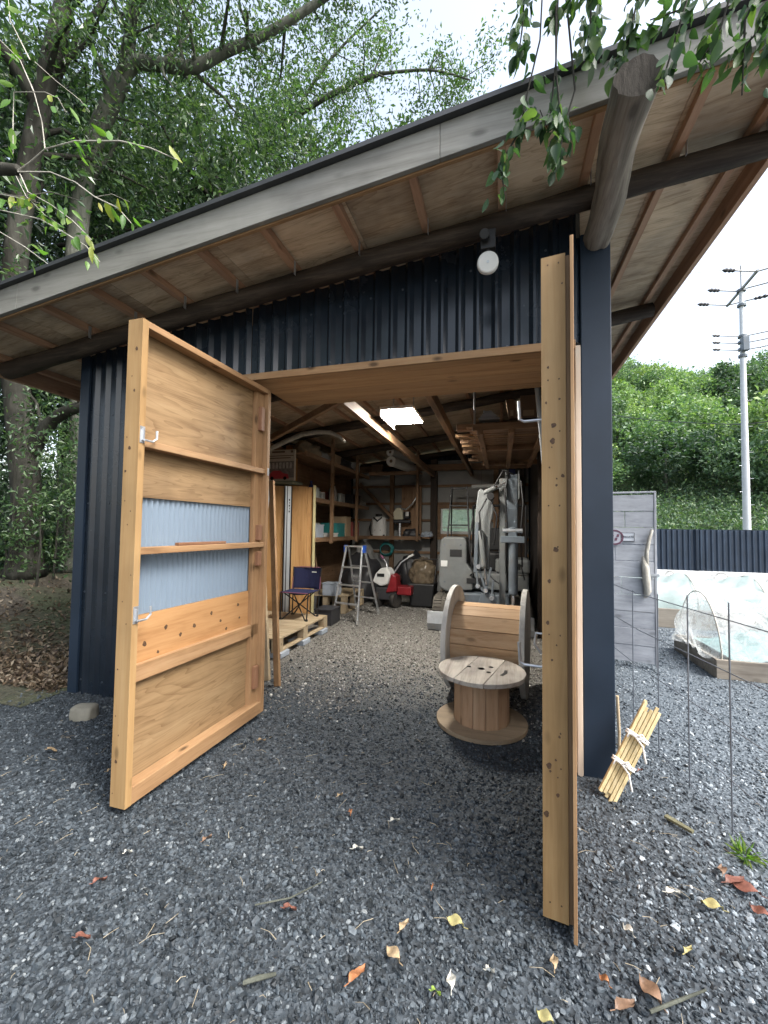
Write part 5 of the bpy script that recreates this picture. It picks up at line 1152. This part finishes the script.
def leaves(P0, size, aspect=.42, down=.35, rng=RNG, up=.6, dirs=None, fine=False):
    """leaf blades (two triangles folded along the midrib) -> verts, faces"""
    n = len(P0); d = rng.normal(size=(n, 3)); 
    if dirs is not None: d = d*.55+dirs
    d[:, 2] -= down; d /= np.linalg.norm(d, axis=1)[:, None]
    nn_ = rng.normal(size=(n, 3))*.8; nn_[:, 2] += up; s = np.cross(d, nn_); s /= np.linalg.norm(s, axis=1)[:, None]+1e-9; nn_ = np.cross(s, d)
    L = (size*rng.uniform(.6, 1.25, n))[:, None]; W = L*aspect*rng.uniform(.8, 1.2, (n, 1)); fold = W*rng.uniform(.05, .3, (n, 1))
    tip = P0+d*L-nn_*L*rng.uniform(0, .25, (n, 1)); mid = P0+d*L*.45
    if fine:       # ovate blade with a curved midrib, nearer leaves
        droop = rng.uniform(.05, .3, (n, 1)); rows = []
        for f, wd in ((0, .0), (.16, .34), (.38, .5), (.62, .42), (.84, .2), (1, .0)):
            c = P0+d*L*f-nn_*L*droop*f*f; rows += [c+s*W*wd+nn_*fold*wd*2, c, c-s*W*wd+nn_*fold*wd*2]
        V = np.stack(rows, 1); b = (np.arange(n)*18)[:, None]; fc = []
        for i in range(5): fc += [b+np.array([[i*3, i*3+3, i*3+4, i*3+1]]), b+np.array([[i*3+1, i*3+4, i*3+5, i*3+2]])]
        return V.reshape(-1, 3), np.concatenate(fc, 0)
    V = np.stack([P0, mid+s*W*.5+nn_*fold, tip, mid-s*W*.5+nn_*fold], 1)
    b = (np.arange(n)*4)[:, None]; F = np.concatenate([b+np.array([[0, 1, 2]]), b+np.array([[0, 2, 3]])], 0)
    return V.reshape(-1, 3), F
def crown(name, pts, size, mat, parent=None, **k):
    V, F = leaves(pts, size, **k); return np_mesh(name, V, F, mat, parent)
def cluster_pts(c, r, n, rng=RNG, squash=.75):
    p = rng.normal(size=(n, 3))*np.array([1, 1, squash])*r*.5; return np.asarray(c)+p

# hill tree prototypes (each one mesh: foliage clumps and a stem)
def hill_proto(name, seed, rad_, h, mat, size, n, conical=False):
    rng = np.random.default_rng(seed); pts = []
    nc = 34
    for k in range(nc):
        u = rng.normal(size=3); u /= np.linalg.norm(u); f = rng.uniform(.72, 1.0)
        z = .60+.36*u[2]*f; wd = 1 if not conical else np.clip(1.3*(1.0-z)+.15, .1, 1)
        c = np.array([u[0]*rad_*f*wd, u[1]*rad_*f*wd, h*z]); pts.append(cluster_pts(c, rad_*rng.uniform(.25, .45), n//nc, rng))
    V, F = leaves(np.concatenate(pts), size, .55, .1, rng)
    stem = MB().tube([(0,0,-.5), (.05,0,h*.4), (0,.05,h*.75)], [.16, .11, .04], 6)
    nv = len(V); sv = np.array(stem.v); 
    me = bpy.data.meshes.new(name); faces = [tuple(f) for f in F.tolist()]+[tuple(i+nv for i in f) for f in stem.f]
    me.from_pydata(np.concatenate([V, sv]).tolist(), [], faces); me.materials.append(mat); me.materials.append(M['bark_pale'])
    mi = np.zeros(len(faces), np.int32); mi[len(F):] = 1; me.polygons.foreach_set('material_index', mi); me.update(); return me
protos = {'h1': [hill_proto('hill_tree', 31+i, 2.5, 5.6, M['leaf_h1'], .34, 2600) for i in range(2)],
          'h2': [hill_proto('feathery_tree', 51+i, 2.0, 6.4, M['leaf_h2'], .34, 2000, True) for i in range(2)],
          'h3': [hill_proto('lime_tree', 71, 2.2, 4.8, M['leaf_h3'], .38, 1800)]}
lab = {'h1': ('hill_tree', 'rounded mid green tree in the woods on the far hillside', 'tree', 'green trees on the hillside'),
       'h2': ('feathery_tree', 'tall feathery pale green tree on the middle of the hillside', 'tree', 'pale feathery trees on the hillside'),
       'h3': ('lime_tree', 'small lime green tree among the darker hillside trees', 'tree', 'lime green trees on the hillside')}
hr = random.Random(12); cnt = 0; placed = []
tries = 0
while cnt < 215 and tries < 6000:
    tries += 1
    az = rad(hr.uniform(8, 37)); r = 33+52*hr.random()**.85
    x, y = r*math.sin(az), r*math.cos(az)
    if any((x-a)**2+(y-b_)**2 < 7.5 for a, b_ in placed): continue
    placed.append((x, y)); k = 'h1'
    if 38 < r < 62 and hr.random() < .6: k = 'h2'
    elif r > 52 and hr.random() < .22: k = 'h3'
    me = hr.choice(protos[k]); nm, l, c, g = lab[k]; o = bpy.data.objects.new(nm, me); COL.objects.link(o); s = hr.uniform(.6, 1.3)
    o.location = (x, y, float(hill_h(x, y))-.3); o.scale = (s*hr.uniform(.9, 1.15), s, s*hr.uniform(.8, 1.1)); o.rotation_euler = (0, 0, hr.uniform(0, 6.3)); tagp(o, l, c, g); cnt += 1
for k in range(5):
    az = rad((14.2, 16.8, 19.5, 23.8, 26.5)[k]); r = 84; x, y = r*math.sin(az), r*math.cos(az); o = bpy.data.objects.new('hill_tree', protos['h1'][k % 2]); COL.objects.link(o); o.location = (x, y, float(hill_h(x, y))-.5); o.scale = (1.1, 1.1, (1.45, .95, 1.15, 1.2, 1.0)[k]); tagp(o, lab['h1'][1], 'tree', lab['h1'][3])
rng = np.random.default_rng(8); n = 900
az = np.radians(rng.uniform(6, 40, n)); r = rng.uniform(23.5, 41, n); cx_ = r*np.sin(az); cy_ = r*np.cos(az); cz_ = hill_h(cx_, cy_)
rr = rng.uniform(.5, 1.15, n); pts = np.concatenate([cluster_pts((a, b_, c+.35*q), q*1.25, int(46*q), rng, .6) for a, b_, c, q in zip(cx_, cy_, cz_, rr)])
o = crown('scrub', pts, .22, leafmat('leaf_scrub', [(.04, .085, .048), (.07, .13, .07), (.11, .175, .09), (.15, .21, .11)], .3, .5), None, aspect=.5, rng=rng); tagp(o, 'pale green scrub covering the foot of the hillside behind the fence', 'scrub', kind='stuff')
# ------------------------------------------------------------------ trees left of and behind the shed
def limb_branches(tubes, pts_out, limb, radii, rng, n, length, upb=.25, t0=.35, n_leaf=90, cl=.45, sag=.1):
    L = [np.array(p) for p in limb]; m = len(L)-1
    for k in range(n):
        t = rng.uniform(t0, 1)*m; i = min(int(t), m-1); f = t-i; p = L[i]*(1-f)+L[i+1]*f
        ax = L[i+1]-L[i]; ax = ax/(np.linalg.norm(ax)+1e-9); d = rng.normal(size=3); d -= ax*d.dot(ax)*.6; d[2] += upb; d /= np.linalg.norm(d); d = d*.8+ax*.4; d /= np.linalg.norm(d)
        l = length*rng.uniform(.5, 1.2); a = p+d*l*.5+rng.normal(size=3)*.08*l; e = p+d*l+rng.normal(size=3)*.12*l-np.array([0, 0, sag*l]); r0 = radii[i]*.35+.006
        tubes.tube([p, a, e], [r0, r0*.6, .006], 6, cap=False)
        for q in (.45, .75, 1.0):
            c = p+(a-p)*min(1, q*2) if q < .5 else a+(e-a)*(q*2-1)
            pts_out.append(cluster_pts(c, cl*rng.uniform(.7, 1.3), int(n_leaf/3), rng))
def tree(name, label, base, limbs, leafm, barkm, seed, size, cat='tree', nb=12, length=1.6, n_leaf=150, cl=.8, group=None, t0=.35, extra=()):
    rng = np.random.default_rng(seed); t = thing(name, label, cat, base, group); pts = []
    tr = MB(); br = MB()
    for j, (pl, r0, r1, k) in enumerate(limbs):
        m = len(pl); sm = []
        P_ = [Vector(p) for p in pl]
        for i in range(m-1):      # Catmull-Rom through the points
            p0, p1, p2, p3 = P_[max(i-1,0)], P_[i], P_[i+1], P_[min(i+2,m-1)]
            for s in range(4):
                f = s/4; sm.append(.5*((2*p1)+(p2-p0)*f+(2*p0-5*p1+4*p2-p3)*f*f+(3*p1-p0-3*p2+p3)*f**3))
        sm.append(P_[-1]); n = len(sm); rs = [(r0+(r1-r0)*i/(n-1))*(1+rng.uniform(-.05, .05)) for i in range(n)]
        if j == 0: rs[0] *= 1.45; rs[1] *= 1.15
        (tr if j == 0 else br).tube(sm, rs, 12)
        if k: limb_branches(br, pts, sm, rs, rng, k, length, n_leaf=n_leaf, cl=cl, t0=t0 if j == 0 else .2)
    tr.build('trunk', barkm, t, smooth=True)
    if br.v: br.build('limbs', barkm, t, smooth=True)
    for c, r, n in extra: pts.append(cluster_pts(c, r, n, rng))
    if pts: crown('crown', np.concatenate(pts), size, leafm, t, rng=rng)
    return t
def bz(x, y): return float(bank_h(x, y))
PY = lambda l, Y: [P(x, y, Y) for x, y in l]
# leftmost big trunk
b = P(24, 592, 4.75); b.z = bz(b.x, b.y)-.1
l0 = [b]+[P(x, y, 4.75) for x, y in ((27, 500), (20, 420), (12, 330), (20, 220), (38, 120), (56, 40), (78, -60), (95, -200))]
tree('evergreen_tree', 'leaning grey trunk evergreen tree at the left edge of the yard', b, [
    (l0, .22, .11, 10), (PY(((24, 480), (38, 440), (60, 415), (90, 404)), 4.8), .13, .07, 3), ([P(40, 110, 4.75), P(10, 60, 4.4), P(-40, 0, 4.0)], .12, .05, 5),
    ([P(70, 0, 4.75), P(130, -50, 5.2), P(220, -120, 5.6)], .10, .04, 8), ([P(45, 100, 4.8), P(90, 20, 5.6), P(150, -60, 6.5)], .07, .03, 6)], M['leaf_a'], M['bark'], 1, .10, nb=12, length=1.5, n_leaf=340, cl=.62, t0=.45)
b = P(68, 588, 5.6); b.z = bz(b.x, b.y)-.1
tree('evergreen_tree', 'evergreen tree with a thick pale limb arching over the shed roof', b, [
    ([b]+PY(((70, 500), (82, 430), (74, 330), (78, 230), (92, 150), (112, 100), (122, 78)), 5.6), .17, .15, 4),
    ([P(118, 86, 5.6), P(133, 64, 5.65), P(165, 65, 5.8), P(193, 67, 6.0), P(225, 52, 6.2), P(262, 36, 6.4), P(300, 14, 6.6), P(345, -15, 6.9), P(420, -60, 7.4)], .135, .05, 22),
    ([P(120, 84, 5.6), P(129, 50, 5.6), P(132, 5, 5.6), P(138, -60, 5.7)], .11, .08, 8),
    ([P(95, 145, 5.6), P(110, 110, 6.2), P(160, 20, 7.0), P(210, -60, 7.6)], .07, .04, 8)], M['leaf_a'], M['bark_pale'], 2, .098, length=1.4, n_leaf=300, cl=.6, t0=.6)
b = P(203, 500, 11.2); b.z = bz(b.x, b.y)-.1
tree('slender_tree', 'slender pale trunk tree curving up behind the shed roof', b, [
    ([b]+PY(((204, 400), (205, 300), (208, 225), (220, 182), (243, 155), (268, 138), (290, 120), (332, 94), (378, 74)), 11.2), .17, .07, 14),
    ([P(246, 152, 11.2), P(262, 150, 11.4), P(285, 158, 11.6), P(305, 160, 11.8)], .05, .02, 6), ([P(290, 120, 11.2), P(330, 60, 11.0), P(380, 10, 10.8)], .06, .02, 8), ([P(378, 74, 11.2), P(430, 70, 11.2), P(470, 80, 11.2)], .05, .02, 8)], M['leaf_b'], M['bark_pale'], 3, .12, length=1.3, n_leaf=260, cl=.55, t0=.6)
# background trees: trunk with limbs rising into a broad crown
def bigtree(name, label, x, y, h, rx, seed, leafm, size, ncl=60, n_leaf=160, zlo=.30, cl=.72, barkm=None, lean=(0,0)):
    rng = np.random.default_rng(seed); b = Vector((x, y, bz(x, y)-.1)); top = Vector((x+lean[0], y+lean[1], b.z+h*.8))
    tp = [b, b.lerp(top, .3)+Vector((rng.uniform(-.3,.3), rng.uniform(-.3,.3), 0)), b.lerp(top, .65)+Vector((rng.uniform(-.4,.4), rng.uniform(-.4,.4), 0)), top]
    limbs = [(tp, .10+h*.011, .05, 4)]; extra = []
    for k in range(9):
        f = rng.uniform(.3, .9); s = b.lerp(top, f); a = 2*math.pi*k/9+rng.uniform(-.4,.4); rr_ = rx*rng.uniform(.6, 1.0)*(1-.3*abs(f-.6)); e = s+Vector((math.cos(a)*rr_, math.sin(a)*rr_, rng.uniform(.5, 2.2)))
        limbs.append(([s, s.lerp(e, .5)+Vector((0,0,-.2)), e], .07, .02, 6))
    for k in range(ncl):
        u = rng.normal(size=3); u /= np.linalg.norm(u); f = rng.uniform(.35, 1)**.6
        extra.append(((x+lean[0]*.7+u[0]*rx*f, y+lean[1]*.7+u[1]*rx*f, b.z+h*(zlo+(1-zlo)*(.5+.5*u[2]*f))), cl*rng.uniform(.6, 1.3), n_leaf))
    return tree(name, label, b, limbs, leafm, barkm or M['bark'], seed, size, length=1.5, n_leaf=100, cl=.9, t0=.4, extra=extra)
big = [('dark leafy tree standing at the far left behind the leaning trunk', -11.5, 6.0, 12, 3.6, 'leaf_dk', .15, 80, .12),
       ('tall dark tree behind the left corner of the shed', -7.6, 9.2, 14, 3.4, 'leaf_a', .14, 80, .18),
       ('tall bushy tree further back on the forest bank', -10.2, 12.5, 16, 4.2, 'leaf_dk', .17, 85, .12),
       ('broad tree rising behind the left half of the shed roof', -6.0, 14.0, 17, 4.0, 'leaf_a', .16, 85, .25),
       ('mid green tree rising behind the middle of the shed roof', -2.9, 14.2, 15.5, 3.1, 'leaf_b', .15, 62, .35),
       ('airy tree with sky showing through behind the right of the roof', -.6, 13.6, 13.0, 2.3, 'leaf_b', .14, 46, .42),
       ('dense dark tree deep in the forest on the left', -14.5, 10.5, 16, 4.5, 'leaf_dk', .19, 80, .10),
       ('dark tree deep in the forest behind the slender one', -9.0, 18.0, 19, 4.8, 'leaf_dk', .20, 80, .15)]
big += [('unseen leafy tree added beyond the left edge to shade the yard', -7.6, .4, 11.5, 3.8, 'leaf_a', .12, 60, .38), ('unseen leafy tree added behind the viewer to shade the yard', -6.0, -4.2, 12, 4.2, 'leaf_a', .14, 60, .35)]  # unseen trees added to cut the sky light from the left
for i, (l, x, y, h, rx, lm, sz, nc, zl) in enumerate(big): bigtree('forest_tree', l, x, y, h, rx, 100+i, M[lm], sz*1.2, int(nc*1.7), 170, zl)  # the last two are the unseen trees added for shade
# undergrowth on the bank
rng = np.random.default_rng(77); pts = []
for k in range(190):
    x = rng.uniform(-15, -5.6); y = rng.uniform(5.3, 13); r = rng.uniform(.5, 1.1)
    if x > -6.0 and y < 6.2: continue
    z = bz(x, y); pts.append(cluster_pts((x, y, z+r*.55), r*1.3, int(330*r), rng, .8)); pts.append(cluster_pts((x, y, z+r*1.3), r*1.1, int(200*r), rng, .8))
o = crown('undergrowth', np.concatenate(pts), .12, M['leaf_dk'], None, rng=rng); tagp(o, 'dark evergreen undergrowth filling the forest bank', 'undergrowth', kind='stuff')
for i, (px, py, Y, r, n_) in enumerate(((58, 470, 4.9, .45, 500), (15, 440, 4.5, .5, 520), (75, 540, 5.2, .45, 500), (48, 560, 5.4, .4, 380), (70, 420, 5.4, .5, 500), (5, 540, 4.4, .35, 260), (40, 510, 4.5, .35, 260), (84, 480, 5.6, .5, 500))):
    c = P(px, py, Y); zb = bz(c.x, c.y); tb = thing('forest_shrub', ['bushy evergreen shoot between the two left trunks', 'leafy evergreen spray across the leftmost trunk', 'dark shrub low beside the shed wall behind the second trunk', 'low shrub at the foot of the second left trunk', 'high leafy shrub under the left eave', 'sparse low shoot at the very left edge of the bank', 'thin leafy shoot in front of the leftmost trunk', 'dense shrub right behind the left shed corner'][i], 'shrub', (c.x, c.y, zb))
    MB().tube([(c.x, c.y, zb-.05), (c.x+.05, c.y, (zb+c.z)/2), tuple(c)], [.02, .014, .006], 6).build('stem', M['bark'], tb)
    crown('foliage', np.concatenate([cluster_pts(c+Vector(rng.normal(size=3)*r*.6), r*.8, n_//5, rng, 1.0) for q in range(7)]), .085, M['leaf_a'], tb, rng=rng)
# leaf litter
rng = np.random.default_rng(5); n = 9000; x = -3.85-rng.exponential(1.1, n); y = 2.75+rng.exponential(1.3, n); k = (x > -10) & (y < 9) & (y > 2.62-.25*(x+4))
x, y = x[k], y[k]; z = bank_h(x, y)+.018
V, F = leaves(np.stack([x, y, z], 1), .065, .55, 0, rng, up=3.0); V[:, 2] = np.maximum(V[:, 2], np.repeat(z, 4)-.004)
tagp(np_mesh('leaf_litter', V, F, M['litter']), 'brown fallen leaf litter on the forest bank', 'leaf litter', kind='stuff')

# overhanging branches close to the camera: limb from a tree out of frame on the right
b = Vector((3.4, .5, 0))
rng = np.random.default_rng(9); t = thing('roadside_tree', 'leafy branches hanging over the roof edge from a tree on the right', 'tree', b)
main = [b, Vector((3.35, .55, 2.2)), Vector((3.0, .7, 3.8)), Vector((2.4, 1.0, 4.9)), Vector((1.7, 1.4, 5.3)), Vector((1.1, 1.75, 5.2)), Vector((.6, 1.95, 4.95)), Vector((.25, 2.0, 4.6))]
MB().tube(main[:4], [.16, .13, .11, .08], 12).build('trunk', M['bark'], t, smooth=True)
tw = MB(); tw.tube(main[3:], [.08, .06, .045, .03, .018], 8); lp = []; ld_ = []
def twig(path, nl, sp=.07, r=.006, tipbias=.3):
    pp = [Vector(p) for p in path]; tw.tube(pp, [r]+[r*.7]*(len(pp)-2)+[r*.4], 6)
    for k in range(nl):
        f = tipbias+(1-tipbias)*rng.random(); q = f*(len(pp)-1); i = min(int(q), len(pp)-2); c = pp[i].lerp(pp[i+1], q-i); dd_ = (pp[i+1]-pp[i]).normalized()
        lp.append(np.array(c)+rng.normal(size=3)*sp*.35); ld_.append(np.array(dd_)*.8+np.array((0, 0, -.5)))
hang = [([(545, -60), (540, 40), (528, 90), (520, 130), (500, 165), (505, 195)], 60, 1.95), ([(560, -60), (556, 60), (552, 100), (548, 130), (540, 110)], 40, 1.95), ([(556, 70), (560, 110), (562, 140), (555, 170)], 48, 1.92), ([(575, 90), (566, 120), (556, 150)], 10, 1.95),
        ([(530, -80), (525, -10), (522, 30), (518, 60)], 70, 2.0), ([(590, -80), (592, -10), (590, 30), (585, 60)], 70, 1.95), ([(640, -80), (640, -10), (628, 40), (612, 70)], 60, 1.9), ([(690, -80), (690, -10), (672, 50), (660, 90)], 38, 1.85),
        ([(740, -80), (735, -20), (720, 30), (700, 62)], 48, 1.85), ([(790, -60), (775, 0), (755, 35), (735, 55)], 50, 1.8), ([(820, -40), (800, 10), (775, 40), (762, 62)], 36, 1.8), ([(720, -60), (700, -20), (680, 10), (650, 20)], 30, 1.9), ([(610, -60), (600, -30), (570, 0), (550, 20)], 60, 1.95), ([(770, -60), (760, -10), (745, 20), (742, 95)], 14, 1.8)]
for path, nl, Y in hang:
    pp = PY(path, Y); a = min(main[4:], key=lambda q: (q-pp[0]).length); twig([a]+pp, nl, tipbias=.45)
tw.build('limbs', M['bark'], t, smooth=True)
V, F = leaves(np.array(lp), .072, .48, .35, rng, .5, np.array(ld_), True); np_mesh('crown', V, F, M['leaf_ov'], t, smooth=True)

# bare pale twigs reaching in from the left
b = Vector((-3.3, .75, 0)); t = thing('young_tree', 'bare pale twigs with sparse yellow green leaves at the left edge', 'tree', b); tw = MB(); lp = []; ld_ = []
j = P(12, 170, 1.7)
MB().tube([b, Vector((-3.25, .8, 1.6)), Vector((-3.0, 1.1, 2.8)), P(-60, 165, 1.65), P(-15, 168, 1.68), P(18, 170, 1.7)], [.09, .075, .06, .05, .042, .030], 10).build('trunk', M['bark'], t, smooth=True)
for path, nl, r in (([(16, 172), (30, 162), (45, 149), (75, 141), (120, 141), (150, 148), (178, 160)], 18, .009), ([(18, 172), (50, 172), (75, 182), (95, 197), (118, 208), (132, 224)], 9, .008), ([(-40, 205), (0, 210), (40, 219), (65, 233), (86, 246), (100, 262)], 7, .008),
                    ([(-40, 215), (0, 232), (25, 247), (48, 264)], 3, .007), ([(45, 149), (42, 122), (34, 92), (14, 92), (13, 120), (13, 154)], 5, .006), ([(28, 92), (45, 92), (58, 98), (66, 112)], 5, .004), ([(20, 174), (28, 192), (50, 204), (72, 220), (92, 240)], 14, .006), ([(34, 92), (20, 60), (0, 40), (-20, 30)], 10, .006), ([(35, 62), (55, 80), (80, 100), (90, 112)], 2, .004), ([(16, 176), (26, 196), (44, 214), (60, 225)], 12, .004), ([(-20, 190), (10, 196), (40, 203)], 10, .004), ([(95, 197), (112, 194), (130, 202)], 2, .003), ([(30, 60), (10, 20), (6, -30)], 10, .006)):
    pp = PY(path, 1.7); twig(pp, nl, r=r*.62, tipbias=.35)
tw.build('twigs', M['twig'], t, smooth=True)
V, F = leaves(np.array(lp), .085, .36, .5, rng, .4, np.array(ld_), True); np_mesh('crown', V, F, M['leaf_tw'], t, smooth=True)

# ------------------------------------------------------------------ small things on the gravel
def fallen(px, py, size, col, kind, rot=0):
    c = PZ(px, py, .028); rn = random.Random(px*7+py); n = 9; mb = MB(); vs = []; ca, sa = math.cos(rot), math.sin(rot)
    for i in range(n+1):
        f = i/n; w_ = size*.26*math.sin(math.pi*min(1, f*1.02))**.8
        for s in (-1, 0, 1):
            x = (f-.5)*size; y = s*w_; z = .006*abs(s)+.010*math.sin(f*5+s+rn.random()*.6)+rn.uniform(-.001, .001)
            vs.append((c.x+ca*x-sa*y, c.y+sa*x+ca*y, c.z+z))
    fs = []
    for i in range(n): fs += [(i*3, i*3+3, i*3+4, i*3+1), (i*3+1, i*3+4, i*3+5, i*3+2)]
    mb.add(vs, fs); mb.tube([(c.x+ca*-.5*size, c.y+sa*-.5*size, c.z), (c.x+ca*-.75*size, c.y+sa*-.75*size, c.z+.004)], .0013, 5)
    key = 'fl_'+kind
    if key not in M: M[key] = paint('fallen_'+kind, col, .6, .3, 0, 40, .2)
    o = mb.build('fallen_leaf', M[key], loc=c, smooth=True, solid=.0008); return o
FLC = {'orange': (.30,.12,.045), 'rust': (.16,.06,.04), 'tan': (.30,.22,.13), 'yellow': (.34,.30,.13), 'pale': (.46,.45,.40), 'brown': (.17,.10,.06), 'green': (.22,.32,.05)}
for px, py, s, k, r in ((357,974,.075,'orange',1.1),(290,908,.05,'rust',.3),(350,812,.045,'orange',2),(455,922,.07,'yellow',2.8),(404,925,.06,'tan',1.2),(393,954,.07,'tan',2.5),(358,848,.05,'pale',.5),(451,981,.06,'pale',1.7),(436,992,.03,'green',.1),(545,1018,.055,'yellow',2.6),(554,962,.055,'tan',1.5),(100,880,.05,'rust',1),(83,937,.05,'rust',.4),(52,750,.07,'tan',.2),(112,770,.05,'tan',1),(432,887,.03,'orange',1.5),(673,892,.06,'pale',.3),(712,905,.07,'yellow',2.7),(735,880,.10,'rust',.5),(745,888,.10,'rust',2.6),(722,870,.07,'brown',1.2),(688,950,.05,'yellow',.8),(628,930,.045,'pale',2.1),(604,980,.04,'orange',2.2),(650,990,.09,'brown',2.0),(625,1005,.08,'brown',.6),(340,795,.04,'tan',1.1),(262,740,.05,'tan',.5),(225,765,.06,'tan',2.0),(760,912,.07,'rust',2.2),(640,770,.05,'rust',.8),(207,838,.05,'brown',1.3),(490,640+330,.03,'pale',.3),(128,852,.03,'pale',.9),(395,820,.05,'pale',.6)):
    o = fallen(px, py, s, FLC[k], k, r)
    art = 'an' if k == 'orange' else 'a'
    tagp(o, 'single %s fallen leaf lying on the dark gravel' % {'pale':'pale grey', 'tan':'tan brown', 'rust':'rust red', 'brown':'dark brown', 'green':'small green'}.get(k, k), 'leaf', '%s leaves on the gravel' % k)
o = MB().tube([PZ(243, 983, .03), PZ(258, 978, .035), PZ(276, 974, .03)], [.006, .008, .005], 8).build('twig', M['bark_pale'], loc=PZ(258, 978, .02)); tagp(o, 'short broken grey twig lying on the gravel at lower left', 'twig')
o = MB().tube([PZ(650, 1012, .03), PZ(680, 1000, .035), PZ(706, 990, .04)], [.005, .005, .003], 8).build('twig', M['bark_pale'], loc=PZ(680, 1000, .02)); tagp(o, 'curved grey twig on the gravel at the lower right', 'twig')
o = MB().tube([PZ(255, 905, .03), PZ(290, 898, .035), PZ(322, 882, .03)], [.003, .003, .002], 6).build('twig', M['bark_pale'], loc=PZ(290, 898, .02)); tagp(o, 'long hair thin twig on the gravel below the left door', 'twig')
# dry grass and twig crumbs strewn over the gravel
rn = random.Random(41); mb = MB()
for k in range(420):
    x, y = rn.uniform(-3.2, 1.6), .75+2.6*rn.random()**1.2
    if x > 1.0 and y < 1.2: continue
    a = rn.uniform(0, 6.3); l = rn.choice((.015, .02, .03, .05, .08)); z = .018+rn.random()*.008; b_ = rn.uniform(-.3, .3)
    mb.tube([(x, y, z), (x+math.cos(a)*l*.5, y+math.sin(a)*l*.5, z+.004), (x+math.cos(a+b_)*l, y+math.sin(a+b_)*l, z)], [.0009+.0008*rn.random(), .001, .0006], 4)
tagp(mb.build('dry_grass_bits', wood('straw', (.14,.11,.07), (.30,.25,.17), (.45,.40,.30), 'x', knots=0, vary=.6)), 'dry grass stems and twig crumbs strewn over the gravel', 'dry grass', kind='stuff')
# flat stone by the wall
t_ = PZ(84, 718, 0); bm = bmesh.new(); bmesh.ops.create_cube(bm, size=1); bmesh.ops.subdivide_edges(bm, edges=bm.edges, cuts=3, use_grid_fill=True)
from mathutils import noise as mno
for v in bm.verts:
    p = v.co.copy(); p = p.lerp(p.normalized()*.62, .35); p += mno.noise_vector(p*3)*.06; v.co = (p.x*.17, p.y*.13, p.z*.13+.035)
me = bpy.data.meshes.new('flat_stone'); bm.to_mesh(me); bm.free(); me.materials.append(M['stone']); me.polygons.foreach_set('use_smooth', [True]*len(me.polygons))
o = bpy.data.objects.new('flat_stone', me); COL.objects.link(o); o.location = t_; o.rotation_euler = (0, 0, .3); ORG[o] = t_; md = o.modifiers.new('s', 'SUBSURF'); md.levels = 1; md.render_levels = 2; tagp(o, 'flat greenish stone at the foot of the left wall', 'stone')
# grass tuft
rng = np.random.default_rng(3); c = PZ(745, 858, 0); n = 44; a = rng.uniform(0, 6.28, n); p0 = np.stack([c.x+.03*np.cos(a)*rng.random(n), c.y+.03*np.sin(a)*rng.random(n), np.full(n, .01)], 1)
V, F = leaves(p0, .075, .14, -.2, rng, .2, np.stack([np.cos(a)*1.2, np.sin(a)*1.2, np.full(n, .4)], 1)); tagp(np_mesh('grass_tuft', V, F, M['grass'], loc=(c.x, c.y, 0)), 'small bright grass tuft in the gravel at the right', 'grass tuft')
o = MB().prism([(0,0),(.09,-.09),(.105,-.075),(.02,.02)], PZ(664, 818, .02), (1,0,0), (0,1,0), (0,0,.012)).build('mossy_board', paint('mossy', (.11,.105,.06), .85, .3, 0, 30), loc=PZ(664, 818, 0)); tagp(o, 'small mossy wood splinter half buried in the gravel', 'board')
